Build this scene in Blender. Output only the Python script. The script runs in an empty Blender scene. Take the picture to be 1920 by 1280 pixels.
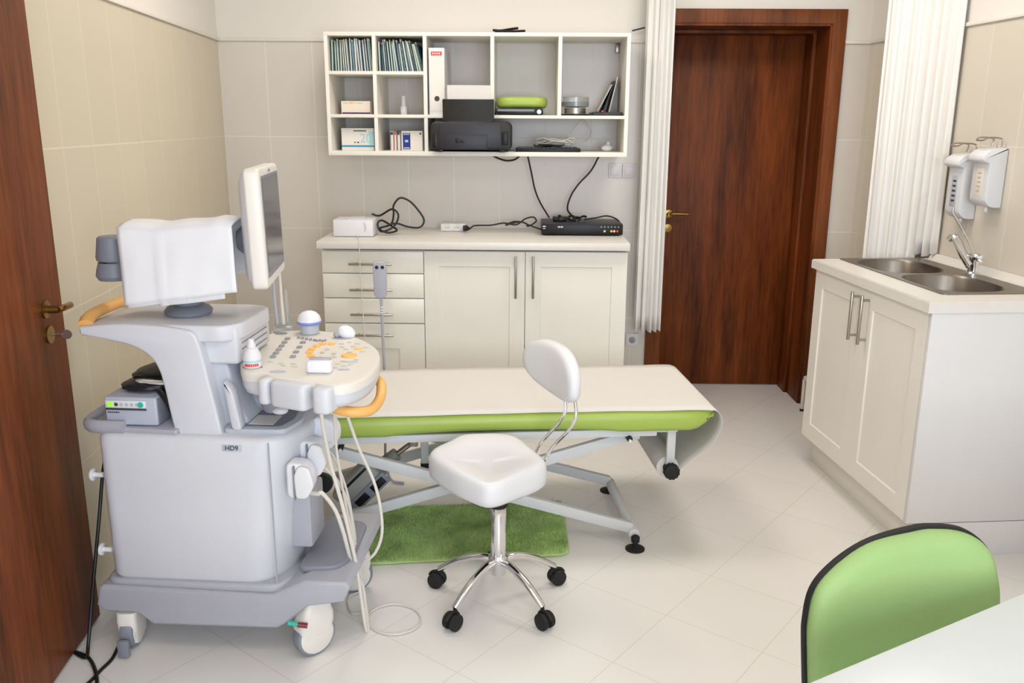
import bpy, bmesh, math, random
from mathutils import Vector, Matrix, noise
R_ = random.Random(7)
SC = bpy.context.scene
COL = SC.collection
PI = math.pi

# ------------------------------------------------------------------ camera
F_PX, PITCH, YAW, ROLL, CAM_H = 1632.66, 0.247486, 0.082293, 0.005761, 1.5879
fw = Vector((math.sin(YAW)*math.cos(PITCH), math.cos(YAW)*math.cos(PITCH), -math.sin(PITCH)))
rt0 = Vector((math.cos(YAW), -math.sin(YAW), 0)); up0 = rt0.cross(fw)
rt = rt0*math.cos(ROLL)+up0*math.sin(ROLL); up = -rt0*math.sin(ROLL)+up0*math.cos(ROLL)
EYE = Vector((0, 0, CAM_H))
cd = bpy.data.cameras.new('camera'); cam = bpy.data.objects.new('camera', cd); COL.objects.link(cam)
cd.sensor_width = 36; cd.lens = F_PX/1920*36; cd.clip_start = .05
mw = Matrix((rt, up, -fw)).transposed().to_4x4(); mw.translation = EYE
cam.matrix_world = mw; SC.camera = cam

# ------------------------------------------------------------------ view, world, lights
SC.view_settings.view_transform = 'Standard'; SC.view_settings.look = 'None'
SC.view_settings.gamma = 1; SC.view_settings.use_curve_mapping = False
SC.view_settings.exposure = 0.25
SC.cycles.use_denoising = True
SC.cycles.max_bounces = 8; SC.cycles.diffuse_bounces = 5; SC.cycles.glossy_bounces = 4
SC.cycles.sample_clamp_indirect = 6
w = bpy.data.worlds.new('world'); SC.world = w; w.use_nodes = True
w.node_tree.nodes['Background'].inputs[0].default_value = (.75, .85, 1, 1)
w.node_tree.nodes['Background'].inputs[1].default_value = 1.0
def area(name, loc, rot, sx, sy, power, color):
    l = bpy.data.lights.new(name, 'AREA'); l.shape = 'RECTANGLE'; l.size = sx; l.size_y = sy
    l.energy = power; l.color = color
    o = bpy.data.objects.new(name, l); COL.objects.link(o); o.location = loc; o.rotation_euler = rot
    return o
LAMP_SPOTS = [(-.15, 3.55), (1.35, 3.45), (-.15, .9), (1.35, .9)]
for i, (lx, ly) in enumerate(LAMP_SPOTS):
    area('lamp_light', (lx, ly, 2.70), (0, 0, 0), .6, .6, 11 if i < 2 else 4.5, (1, .93, .86))
area('window_daylight', (.55, -1.28, 1.55), (math.radians(90), 0, 0), 2.0, 1.3, 76, (.77, .87, 1.0))

# ------------------------------------------------------------------ survey: back-projection onto known planes
LW, BD, RW = -1.1738, 5.018, 2.2805          # left wall x, back wall y at the left corner, right wall x
WA = math.atan(-.096)                        # the back wall is not square to the side walls
WE = Vector((math.cos(WA), math.sin(WA), 0)); WN = Vector((math.sin(WA), -math.cos(WA), 0))
WO = Vector((LW, BD, 0))
def ray(u, v): return fw + rt*((u-960)/F_PX) - up*((v-640)/F_PX)
def onp(u, v, P, N):
    d = ray(u, v); return EYE + d*((Vector(P)-EYE).dot(Vector(N))/d.dot(Vector(N)))
def atz(u, v, z): return onp(u, v, (0, 0, z), (0, 0, 1))
def aty(u, v, y): return onp(u, v, (0, y, 0), (0, 1, 0))
def atx(u, v, x): return onp(u, v, (x, 0, 0), (1, 0, 0))
def W(s, d, z): return WO + WE*s + WN*d + Vector((0, 0, z))      # wall frame: s along, d out of the wall
def atw(u, v, d):
    X = onp(u, v, WO+WN*d, WN); return (X-WO).dot(WE), X.z
MT = -.15; MO = Vector((-.43, 2.37, 0))                           # frame of the ultrasound machine
ME = Vector((math.cos(MT), math.sin(MT), 0)); MN = Vector((-math.sin(MT), math.cos(MT), 0))
def mz(u, v, z):
    X = atz(u, v, z); return Vector(((X-MO).dot(ME), (X-MO).dot(MN), z))
def my(u, v, off):
    X = onp(u, v, MO+MN*off, MN); return Vector(((X-MO).dot(ME), off, X.z))
def mloc(P): return Vector(((P-MO).dot(ME), (P-MO).dot(MN), P.z))

# ------------------------------------------------------------------ materials
def lin(c):
    return tuple(((x/255)/12.92 if x/255 <= .04045 else (((x/255)+.055)/1.055)**2.4) for x in c)
def mat(name, rgb, rough=.5, metal=0., spec=.5, var=0., vscale=8., bump=0., bscale=200., coat=0., trans=0., emit=0., stretch=None):
    m = bpy.data.materials.new(name); m.use_nodes = True
    nt = m.node_tree; b = nt.nodes['Principled BSDF']
    c = lin(rgb)
    b.inputs['Base Color'].default_value = (*c, 1); b.inputs['Roughness'].default_value = rough
    b.inputs['Metallic'].default_value = metal; b.inputs['Specular IOR Level'].default_value = spec
    b.inputs['Coat Weight'].default_value = coat; b.inputs['Transmission Weight'].default_value = trans
    if emit:
        b.inputs['Emission Color'].default_value = (*c, 1); b.inputs['Emission Strength'].default_value = emit
    tc = nt.nodes.new('ShaderNodeTexCoord')
    src = tc.outputs['Object']
    if stretch:
        mp = nt.nodes.new('ShaderNodeMapping'); mp.inputs['Scale'].default_value = stretch
        nt.links.new(src, mp.inputs[0]); src = mp.outputs[0]
    if var:
        n = nt.nodes.new('ShaderNodeTexNoise'); n.inputs['Scale'].default_value = vscale; n.inputs['Detail'].default_value = 4
        r = nt.nodes.new('ShaderNodeValToRGB')
        r.color_ramp.elements[0].position = .3; r.color_ramp.elements[1].position = .7
        r.color_ramp.elements[0].color = (*[x*(1-var) for x in c], 1); r.color_ramp.elements[1].color = (*[min(1, x*(1+var)) for x in c], 1)
        nt.links.new(src, n.inputs['Vector']); nt.links.new(n.outputs[0], r.inputs[0]); nt.links.new(r.outputs[0], b.inputs['Base Color'])
    if bump:
        n = nt.nodes.new('ShaderNodeTexNoise'); n.inputs['Scale'].default_value = bscale
        bp = nt.nodes.new('ShaderNodeBump'); bp.inputs['Strength'].default_value = bump; bp.inputs['Distance'].default_value = .002
        nt.links.new(src, n.inputs['Vector']); nt.links.new(n.outputs[0], bp.inputs['Height']); nt.links.new(bp.outputs[0], b.inputs['Normal'])
    return m
def mth(nt, op, a, b=None, clamp=False):
    n = nt.nodes.new('ShaderNodeMath'); n.operation = op; n.use_clamp = clamp
    for i, x in enumerate((a, b)):
        if x is None: continue
        if isinstance(x, (int, float)): n.inputs[i].default_value = x
        else: nt.links.new(x, n.inputs[i])
    return n.outputs[0]
def tile_mat(name, rgb, grout, tw, th, u0, v0, ax, rough=.3, ztop=None, paint=None, rot=0, gw=.0022, var=.03, spec=.5):
    """tiles tw x th with grout; ax picks the two object axes, shifted by u0, v0; above ztop plain paint"""
    m = bpy.data.materials.new(name); m.use_nodes = True; nt = m.node_tree; b = nt.nodes['Principled BSDF']
    tc = nt.nodes.new('ShaderNodeTexCoord'); src = tc.outputs['Object']
    if rot:
        mp = nt.nodes.new('ShaderNodeMapping'); mp.vector_type = 'TEXTURE'
        mp.inputs['Location'].default_value = (u0, v0, 0); mp.inputs['Rotation'].default_value = (0, 0, rot)
        nt.links.new(src, mp.inputs[0]); src = mp.outputs[0]; u0 = v0 = 0
    sp = nt.nodes.new('ShaderNodeSeparateXYZ'); nt.links.new(src, sp.inputs[0])
    def dist(o, off, step):
        t = mth(nt, 'DIVIDE', mth(nt, 'SUBTRACT', o, off), step)
        f = mth(nt, 'FRACT', mth(nt, 'ADD', t, 100.0)); g = mth(nt, 'SUBTRACT', 1.0, f)
        return mth(nt, 'MULTIPLY', mth(nt, 'MINIMUM', f, g), step), mth(nt, 'FLOOR', mth(nt, 'ADD', t, 100.0))
    du, iu = dist(sp.outputs[ax[0]], u0, tw); dv, iv = dist(sp.outputs[ax[1]], v0, th)
    d = mth(nt, 'MINIMUM', du, dv)
    msk = mth(nt, 'LESS_THAN', d, gw)
    wn = nt.nodes.new('ShaderNodeTexWhiteNoise'); cb = nt.nodes.new('ShaderNodeCombineXYZ')
    nt.links.new(iu, cb.inputs[0]); nt.links.new(iv, cb.inputs[1]); nt.links.new(cb.outputs[0], wn.inputs['Vector'])
    nz = nt.nodes.new('ShaderNodeTexNoise'); nz.inputs['Scale'].default_value = 5; nz.inputs['Detail'].default_value = 5
    nt.links.new(tc.outputs['Object'], nz.inputs['Vector'])
    fac = mth(nt, 'ADD', mth(nt, 'MULTIPLY', wn.outputs['Value'], .5), mth(nt, 'MULTIPLY', nz.outputs[0], .5))
    c = lin(rgb)
    mx = nt.nodes.new('ShaderNodeMix'); mx.data_type = 'RGBA'
    mx.inputs[6].default_value = (*[x*(1-var) for x in c], 1); mx.inputs[7].default_value = (*[min(1, x*(1+var)) for x in c], 1)
    nt.links.new(fac, mx.inputs[0])
    mg = nt.nodes.new('ShaderNodeMix'); mg.data_type = 'RGBA'; mg.inputs[7].default_value = (*lin(grout), 1)
    nt.links.new(msk, mg.inputs[0]); nt.links.new(mx.outputs[2], mg.inputs[6])
    out = mg.outputs[2]; hgt = mth(nt, 'SUBTRACT', 1.0, msk)
    rg = mth(nt, 'ADD', rough, mth(nt, 'MULTIPLY', msk, .3))
    if ztop is not None:
        above = mth(nt, 'GREATER_THAN', sp.outputs[2], ztop)
        mp2 = nt.nodes.new('ShaderNodeMix'); mp2.data_type = 'RGBA'; mp2.inputs[7].default_value = (*lin(paint), 1)
        nt.links.new(above, mp2.inputs[0]); nt.links.new(out, mp2.inputs[6]); out = mp2.outputs[2]
        hgt = mth(nt, 'MAXIMUM', hgt, above); rg = mth(nt, 'ADD', rg, mth(nt, 'MULTIPLY', above, .4), True)
    nt.links.new(out, b.inputs['Base Color']); nt.links.new(rg, b.inputs['Roughness'])
    b.inputs['Specular IOR Level'].default_value = spec
    bp = nt.nodes.new('ShaderNodeBump'); bp.inputs['Strength'].default_value = .4; bp.inputs['Distance'].default_value = .001
    nt.links.new(hgt, bp.inputs['Height']); nt.links.new(bp.outputs[0], b.inputs['Normal'])
    return m
def wood_mat(name, dark, light, rough=.48):
    m = bpy.data.materials.new(name); m.use_nodes = True; nt = m.node_tree; b = nt.nodes['Principled BSDF']
    tc = nt.nodes.new('ShaderNodeTexCoord'); mp = nt.nodes.new('ShaderNodeMapping'); mp.inputs['Scale'].default_value = (1, 1, .09)
    nt.links.new(tc.outputs['Object'], mp.inputs[0])
    a = nt.nodes.new('ShaderNodeTexNoise'); a.inputs['Scale'].default_value = 9; a.inputs['Detail'].default_value = 3
    f = nt.nodes.new('ShaderNodeTexNoise'); f.inputs['Scale'].default_value = 70; f.inputs['Detail'].default_value = 6
    for n in (a, f): nt.links.new(mp.outputs[0], n.inputs['Vector'])
    s = mth(nt, 'ADD', mth(nt, 'MULTIPLY', a.outputs[0], .65), mth(nt, 'MULTIPLY', f.outputs[0], .35))
    r = nt.nodes.new('ShaderNodeValToRGB'); r.color_ramp.elements[0].position = .36; r.color_ramp.elements[1].position = .66
    r.color_ramp.elements[0].color = (*lin(dark), 1); r.color_ramp.elements[1].color = (*lin(light), 1)
    nt.links.new(s, r.inputs[0]); nt.links.new(r.outputs[0], b.inputs['Base Color'])
    b.inputs['Roughness'].default_value = rough; b.inputs['Specular IOR Level'].default_value = .2
    return m
PAINT = (228, 223, 215)
M = {}
M['wall_back'] = tile_mat('wall_back_tiles', (217, 210, 202), (234, 230, 224), .2512, .5, 0, 0, (0, 2), ztop=2.0, paint=PAINT, rough=.35)  # same tile as the left wall, lightened to make up for daylight falloff
M['wall_left'] = tile_mat('wall_left_tiles', (206, 196, 174), (222, 214, 196), .2512, .5, 2.892, 0, (1, 2), ztop=2.0, paint=PAINT, rough=.35)  # yellower copy of the tile, tint of the light put into its colour
M['wall_right'] = tile_mat('wall_right_tiles', (212, 204, 190), (224, 218, 206), .2512, .5, .1, 0, (1, 2), ztop=2.0, paint=PAINT, rough=.35)
M['floor'] = tile_mat('floor_tiles', (225, 222, 219), (206, 199, 189), .3335, .3335, .956, 2.777, (0, 1), rot=math.radians(47), rough=.35, gw=.0012, var=.015)
M['shelf'] = mat('shelf_white', (234, 229, 219), .45, var=.01)
M['paint'] = mat('white_paint', PAINT, .9, var=.01)
M['wood'] = wood_mat('dark_wood', (70, 32, 9), (134, 68, 28))
M['wood2'] = wood_mat('dark_wood_frame', (88, 46, 20), (132, 74, 38))
M['cab'] = mat('cream_lacquer', (231, 226, 217), .35, var=.01)
M['cabw'] = mat('white_lacquer', (216, 214, 214), .4, var=.01)
M['counter'] = mat('white_worktop', (220, 216, 210), .35, var=.012, vscale=30)
M['dark'] = mat('dark_gap', (58, 54, 50), .7, var=.05)
M['steel'] = mat('brushed_steel', (170, 164, 156), .33, 1, var=.06, vscale=30, stretch=(1, 12, 12))
M['sink'] = mat('sink_steel', (140, 133, 126), .33, 1, var=.08, vscale=40, stretch=(12, 1, 1))
M['chrome'] = mat('chrome', (225, 225, 228), .07, 1, var=.02)
M['brass'] = mat('aged_brass', (150, 118, 66), .3, 1, var=.1)
M['plast'] = mat('offwhite_plastic', (206, 207, 213), .42, var=.008, bump=.12, bscale=500)
M['plastw'] = mat('warm_white_plastic', (222, 217, 209), .4, var=.008)
M['pgrey'] = mat('grey_plastic', (168, 168, 178), .5, var=.02, bump=.25, bscale=450)
M['pdark'] = mat('mid_grey_plastic', (128, 131, 142), .5, var=.03)
M['pblue'] = mat('pale_grey_plastic', (182, 186, 196), .45, var=.02)
M['orange'] = mat('orange_plastic', (238, 178, 100), .4, var=.03)
M['keyo'] = mat('orange_keys', (250, 190, 105), .45, var=.03)
M['keyg'] = mat('grey_keys', (148, 146, 150), .5, var=.03)
M['keyl'] = mat('pale_keys', (192, 187, 180), .5, var=.03)
M['white'] = mat('clean_white', (220, 220, 223), .5, var=.008)
M['cloth'] = mat('white_cloth', (230, 230, 233), .9, var=.01, bump=.25, bscale=900, spec=.2)
M['curtain'] = mat('white_curtain', (234, 231, 227), .85, var=.005, spec=.2, bump=.2, bscale=700)
M['black'] = mat('black_plastic', (13, 12, 14), .4, spec=.35, var=.1)
M['blackm'] = mat('black_rubber', (15, 15, 16), .7, var=.1)
M['cable'] = mat('black_cable', (15, 14, 16), .5, var=.1)
M['printer'] = mat('charcoal_plastic', (34, 34, 42), .45, var=.06)
M['printer2'] = mat('brownish_black_plastic', (26, 21, 17), .5, var=.08)
M['screen'] = mat('screen_glass', (58, 60, 66), .12, spec=.6, var=.15, vscale=5)
M['green'] = mat('green_vinyl', (164, 186, 84), .38, var=.02, vscale=5, bump=.15, bscale=500)
M['green2'] = mat('green_leatherette', (140, 169, 106), .5, var=.02, bump=.4, bscale=600)
M['rug'] = mat('green_pile', (172, 198, 128), 1, var=.22, vscale=9, spec=.1)
M['paper'] = mat('white_paper', (214, 210, 206), .8, var=.006, spec=.2)
M['frame'] = mat('light_grey_enamel', (206, 208, 210), .4, var=.01)
M['fgrey'] = mat('motor_grey', (150, 150, 144), .45, var=.05)
M['teal'] = mat('teal_card', (92, 130, 138), .8, var=.12)
M['tealb'] = mat('light_blue_card', (132, 166, 180), .8, var=.08)
M['cardg'] = mat('pale_green_card', (196, 202, 176), .8, var=.06)
M['red'] = mat('red_print', (214, 60, 62), .6, var=.05)
M['redd'] = mat('dark_red_plastic', (120, 30, 40), .5, var=.05)
M['tealp'] = mat('turquoise_plastic', (40, 180, 160), .5, var=.05)
M['navy'] = mat('navy_print', (34, 40, 120), .6, var=.05)
M['purple'] = mat('purple_print', (60, 30, 92), .6, var=.05)
M['cyan'] = mat('cyan_print', (36, 150, 184), .6, var=.05)
M['pcyan'] = mat('pale_cyan_print', (160, 205, 210), .6, var=.05)
M['yellow'] = mat('yellow_print', (224, 200, 60), .5, var=.05)
M['blue'] = mat('blue_band', (120, 140, 214), .45, var=.03)
M['probe'] = mat('probe_white', (230, 230, 236), .35, var=.01)
M['probec'] = mat('probe_cable', (214, 208, 200), .45, var=.02)
M['box'] = mat('cream_card', (230, 218, 204), .75, var=.02)
M['carton'] = mat('white_card', (228, 222, 214), .75, var=.02)
M['clear'] = mat('clear_plastic', (225, 228, 228), .12, trans=.8, var=.01)
M['led'] = mat('green_light', (130, 220, 40), .4, emit=.6)
M['mdl'] = mat('device_front', (176, 182, 196), .45, var=.02)
M['ink'] = mat('dark_print', (60, 58, 64), .6, var=.05)
M['lamp'] = mat('lamp_diffuser', (255, 246, 230), .5, emit=3.0)
M['table'] = mat('white_tabletop', (196, 202, 203), .3, var=.006)

# ------------------------------------------------------------------ mesh helpers
def BM(): return bmesh.new()
def merge(bm, tmp, mtx=None):
    if mtx is not None: tmp.transform(mtx)
    me = bpy.data.meshes.new('t'); tmp.to_mesh(me); tmp.free(); bm.from_mesh(me); bpy.data.meshes.remove(me); return bm
def box(bm, x0, x1, y0, y1, z0, z1, bev=0., seg=2, mtx=None):
    t = bmesh.new(); bmesh.ops.create_cube(t, size=1)
    for v in t.verts:
        v.co = Vector(((x0+x1)/2+v.co.x*(x1-x0), (y0+y1)/2+v.co.y*(y1-y0), (z0+z1)/2+v.co.z*(z1-z0)))
    if bev: bmesh.ops.bevel(t, geom=t.edges[:], offset=bev, segments=seg, affect='EDGES', profile=.5)
    return merge(bm, t, mtx)
def fillet(pts, r, seg=5):
    n = len(pts); out = []
    rr = r if isinstance(r, (list, tuple)) else [r]*n
    for i in range(n):
        p = Vector(pts[i]); a = Vector(pts[i-1]); b = Vector(pts[(i+1) % n])
        if rr[i] <= 0: out.append(p); continue
        da = a-p; db = b-p; k = min(rr[i], da.length*.48, db.length*.48)
        A = p+da.normalized()*k; B = p+db.normalized()*k
        for j in range(seg+1):
            t = j/seg; out.append(A*(1-t)**2+p*2*t*(1-t)+B*t*t)
    return out
def prism(bm, pts, a0, a1, axis='z', bev=0., seg=3, mtx=None):
    t = bmesh.new()
    def P(p, a):
        return {'z': (p[0], p[1], a), 'y': (p[0], a, p[1]), 'x': (a, p[0], p[1])}[axis]
    lo = [t.verts.new(P(p, a0)) for p in pts]; hi = [t.verts.new(P(p, a1)) for p in pts]
    n = len(pts)
    f0 = t.faces.new(lo[::-1]); f1 = t.faces.new(hi)
    for i in range(n): t.faces.new((lo[i], lo[(i+1) % n], hi[(i+1) % n], hi[i]))
    bmesh.ops.recalc_face_normals(t, faces=t.faces[:])
    if bev:
        es = list(set(f0.edges[:]+f1.edges[:]))
        bmesh.ops.bevel(t, geom=es, offset=bev, segments=seg, affect='EDGES', profile=.5)
    return merge(bm, t, mtx)
def loft(bm, rings, cap=True, closed=True, mtx=None):
    t = bmesh.new(); R = [[t.verts.new(p) for p in r] for r in rings]; n = len(rings[0])
    for a, b in zip(R, R[1:]):
        for i in range(n if closed else n-1):
            t.faces.new((a[i], a[(i+1) % n], b[(i+1) % n], b[i]))
    if cap and closed:
        t.faces.new(R[0][::-1]); t.faces.new(R[-1])
    bmesh.ops.recalc_face_normals(t, faces=t.faces[:])
    return merge(bm, t, mtx)
def frame_of(d):
    d = d.normalized(); a = Vector((0, 0, 1)) if abs(d.z) < .9 else Vector((1, 0, 0))
    x = d.cross(a).normalized(); return x, d.cross(x).normalized()
def cyl(bm, p0, p1, r, r2=None, seg=20, bev=0.):
    p0 = Vector(p0); p1 = Vector(p1); r2 = r if r2 is None else r2; x, y = frame_of(p1-p0)
    L = (p1-p0).length; d = (p1-p0).normalized()
    prof = [(0, r), (L, r2)] if not bev else [(0, r-bev), (bev*.3, r-bev*.3), (bev, r), (L-bev, r2), (L-bev*.3, r2-bev*.3), (L, r2-bev)]
    rings = [[p0+d*h+(x*math.cos(a)+y*math.sin(a))*q for a in [2*PI*i/seg for i in range(seg)]] for h, q in prof]
    return loft(bm, rings)
def lathe(bm, c, prof, seg=28, axis=(0, 0, 1)):
    c = Vector(c); d = Vector(axis).normalized(); x, y = frame_of(d)
    rings = [[c+d*h+(x*math.cos(a)+y*math.sin(a))*max(q, .0004) for a in [2*PI*i/seg for i in range(seg)]] for q, h in prof]
    return loft(bm, rings)
def catmull(P, n=8, closed=False):
    P = [Vector(p) for p in P]; out = []; N = len(P)
    for i in range(N if closed else N-1):
        a, b, c, d = (P[(i-1) % N] if closed or i > 0 else P[0]*2-P[1]), P[i], P[(i+1) % N], (P[(i+2) % N] if closed or i+2 < N else P[-1]*2-P[-2])
        for j in range(n):
            t = j/n
            out.append(.5*((2*b)+(c-a)*t+(2*a-5*b+4*c-d)*t*t+(3*b-a-3*c+d)*t**3))
    if not closed: out.append(P[-1])
    return out
def tube(bm, pts, r, seg=8, n=8, closed=False, smooth=True, flat=1., rr=None):
    P = catmull(pts, n, closed) if smooth else [Vector(p) for p in pts]
    N = len(P); rings = []; ref = None
    for i, p in enumerate(P):
        a = P[(i-1) % N] if closed or i > 0 else p; b = P[(i+1) % N] if closed or i < N-1 else p
        d = (b-a).normalized()
        if ref is None: ref = frame_of(d)[0]
        x = (ref-d*ref.dot(d)).normalized(); y = d.cross(x); ref = x
        q = r if rr is None else rr[0]+(rr[1]-rr[0])*i/(N-1)
        rings.append([p+(x*math.cos(t)+y*math.sin(t)*flat)*q for t in [2*PI*k/seg for k in range(seg)]])
    if closed: rings.append(rings[0]); return loft(bm, rings, cap=False)
    return loft(bm, rings)
def ellip(bm, c, rx, ry, rz, seg=24, ring=14, mtx=None):
    t = bmesh.new(); bmesh.ops.create_uvsphere(t, u_segments=seg, v_segments=ring, radius=1)
    for v in t.verts: v.co = Vector((c[0]+v.co.x*rx, c[1]+v.co.y*ry, c[2]+v.co.z*rz))
    return merge(bm, t, mtx)
def obj(name, bm, m, parent=None, smooth=True, ang=35):
    """one mesh object; top-level ones get their origin at the bottom centre"""
    bmesh.ops.remove_doubles(bm, verts=bm.verts[:], dist=1e-6)
    off = Vector((0, 0, 0))
    if parent is None and bm.verts:
        xs = [v.co for v in bm.verts]
        off = Vector(((min(v.x for v in xs)+max(v.x for v in xs))/2, (min(v.y for v in xs)+max(v.y for v in xs))/2, min(v.z for v in xs)))
        bmesh.ops.translate(bm, verts=bm.verts[:], vec=-off)
    me = bpy.data.meshes.new(name); bm.to_mesh(me); bm.free()
    me.materials.append(m if not isinstance(m, str) else M[m])
    if smooth:
        me.shade_smooth(); me.set_sharp_from_angle(angle=math.radians(ang))
    o = bpy.data.objects.new(name, me); COL.objects.link(o)
    if parent is not None: o.parent = parent
    else: o.location = off
    return o
def tag(o, label, cat, group=None):
    o['label'] = label; o['category'] = cat
    if group: o['group'] = group
    return o
def thing(name, label, cat, loc=(0, 0, 0), rotz=0., group=None):
    o = bpy.data.objects.new(name, None); COL.objects.link(o); o.location = loc; o.rotation_euler = (0, 0, rotz)
    o.empty_display_size = .05
    return tag(o, label, cat, group)
def struct(o): o['kind'] = 'structure'; return o
def rotm(loc, rz=0, rx=0, ry=0):
    return Matrix.Translation(Vector(loc)) @ Matrix.Rotation(rz, 4, 'Z') @ Matrix.Rotation(ry, 4, 'Y') @ Matrix.Rotation(rx, 4, 'X')
def text_bm(s, size, mtx, depth=.0006):
    c = bpy.data.curves.new('t', 'FONT'); c.body = s; c.size = size; c.extrude = depth; c.align_x = 'CENTER'; c.align_y = 'CENTER'
    o = bpy.data.objects.new('t', c); COL.objects.link(o); bpy.context.view_layer.update()
    me = bpy.data.meshes.new_from_object(o); bpy.data.objects.remove(o); bpy.data.curves.remove(c)
    bm = bmesh.new(); bm.from_mesh(me); bpy.data.meshes.remove(me); bm.transform(mtx); return bm

# ================================================================== THE ROOM
CEIL = 2.75; FRONT = -1.4
# floor runs on under the back doorway
bm = BM(); box(bm, LW-.1, RW+.1, FRONT-.1, 5.6, -.06, 0)
fl = obj('floor', bm, 'floor', smooth=False); struct(fl)
fl.data.transform(Matrix.Translation(fl.location)); fl.location = (0, 0, 0)
bm = BM(); box(bm, LW-.1, RW+.1, FRONT-.1, 5.6, CEIL, CEIL+.06); struct(obj('ceiling', bm, 'paint', smooth=False))
bm = BM(); box(bm, LW-.1, LW, FRONT, BD, 0, CEIL)
o = struct(obj('wall_left', bm, 'wall_left', smooth=False)); o.data.transform(Matrix.Translation(o.location)); o.location = (0, 0, 0)
bm = BM(); box(bm, RW, RW+.1, FRONT, 4.9, 0, CEIL)
o = struct(obj('wall_right', bm, 'wall_right', smooth=False)); o.data.transform(Matrix.Translation(o.location)); o.location = (0, 0, 0)
# back wall in its own frame (x along the wall, y into it); the doorway is left open
DS0, DS1, DZ = 2.42, 3.262, 2.095
def wobj(name, bm, m, smooth=True):
    o = obj(name, bm, m, None, smooth); o.data.transform(Matrix.Translation(o.location))
    o.location = WO; o.rotation_euler = (0, 0, WA); return o
bm = BM(); box(bm, -.15, DS0, 0, .12, 0, CEIL); box(bm, DS1, 3.6, 0, .12, 0, CEIL); box(bm, DS0, DS1, 0, .12, DZ, CEIL)
struct(wobj('wall_back', bm, 'wall_back', False))
# front wall behind the camera with a window opening
bm = BM()
box(bm, LW, -.5, FRONT-.1, FRONT, 0, CEIL); box(bm, 1.6, RW, FRONT-.1, FRONT, 0, CEIL)
box(bm, -.5, 1.6, FRONT-.1, FRONT, 0, .85); box(bm, -.5, 1.6, FRONT-.1, FRONT, 2.25, CEIL)
struct(obj('wall_front', bm, 'paint', smooth=False))
wr = bpy.data.objects.new('window_1', None); COL.objects.link(wr); wr.location = (.55, FRONT-.05, .85); struct(wr)
bm = BM()
for a in ((-1.05, 1.05, 0, .06), (-1.05, 1.05, 1.34, 1.4)): box(bm, a[0], a[1], -.03, .03, a[2], a[3])
for x in (-1.05, -.03, .99): box(bm, x, x+.06, -.03, .03, .06, 1.34)
obj('window_frame', bm, 'cabw', wr, False)
bm = BM(); box(bm, -.99, .99, -.004, .004, .06, 1.34); obj('window_pane', bm, 'clear', wr, False)
# rail along the top of the tiles
def rail(nm, bm): return struct(obj(nm, bm, 'paint'))
bm = BM(); box(bm, LW, LW+.012, FRONT, BD-.005, 1.995, 2.012, .003); rail('trim_1', bm)
bm = BM(); box(bm, .0, DS0-.07, -.012, 0, 1.995, 2.012, .003); box(bm, DS1+.07, 3.47, -.012, 0, 1.995, 2.012, .003)
struct(wobj('trim_2', bm, 'paint'))
bm = BM(); box(bm, RW-.012, RW, FRONT, 4.66, 1.995, 2.012, .003); rail('trim_3', bm)
bm = BM(); box(bm, RW-.02, RW, 2.0, 4.66, 0, .09, .003)
# ceiling lamps (above the frame)
for i, (lx, ly) in enumerate(LAMP_SPOTS):
    t = thing('ceiling_light', ['square ceiling light panel above the back left of the room', 'square ceiling light panel above the sink side at the back', 'square ceiling light panel above the front left of the room', 'square ceiling light panel above the front right of the room'][i], 'ceiling light', (lx, ly, 2.71), 0, 'ceiling light panels')
    bm = BM(); box(bm, -.32, .32, -.32, -.29, 0, .04); box(bm, -.32, .32, .29, .32, 0, .04); box(bm, -.32, -.29, -.29, .29, 0, .04); box(bm, .29, .32, -.29, .29, 0, .04)
    obj('lamp_frame', bm, 'cabw', t, False)
    bm = BM(); box(bm, -.29, .29, -.29, .29, .015, .035); obj('diffuser', bm, 'lamp', t, False)

# back door: casing, deep lining, leaf, handle
dr = bpy.data.objects.new('door_1', None); COL.objects.link(dr); dr.location = WO; dr.rotation_euler = (0, 0, WA); struct(dr)
bm = BM()
CW = .072
prism(bm, [(DS0-CW, 0), (DS0, 0), (DS0, DZ), (DS1, DZ), (DS1, 0), (DS1+CW, 0), (DS1+CW, DZ+CW), (DS0-CW, DZ+CW)], -.018, 0, 'y', .004, 2)
obj('door_casing', bm, 'wood2', dr)
bm = BM()
for (a, b) in ((DS0-.001, DS0+.012), (DS1-.012, DS1+.001)): box(bm, a, b, -.012, .40, 0, DZ)
box(bm, DS0, DS1, -.012, .40, DZ-.012, DZ+.001)
for (a, b) in ((DS0+.012, DS0+.03), (DS1-.03, DS1-.012)): box(bm, a, b, .20, .34, 0, DZ-.012, .003)
box(bm, DS0+.012, DS1-.012, .20, .34, DZ-.03, DZ-.012, .003)
obj('door_lining', bm, 'wood', dr)
bm = BM(); box(bm, DS0+.014, DS1-.014, .345, .385, .006, DZ-.014, .002)
lf = obj('door_leaf', bm, 'wood', dr)
bm = BM(); hx, hz = DS0+.085, 1.06
lathe(bm, (hx, .345, hz), [(.024, 0), (.024, .006), (.011, .008), (.010, .045)], 20, (0, -1, 0))
tube(bm, [(hx, .305, hz), (hx+.03, .300, hz+.004), (hx+.11, .302, hz+.002)], .009, 10)
lathe(bm, (hx, .345, hz-.085), [(.024, 0), (.024, .006), (.0, .008)], 20, (0, -1, 0))
obj('door_handle', bm, 'brass', lf)

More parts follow.
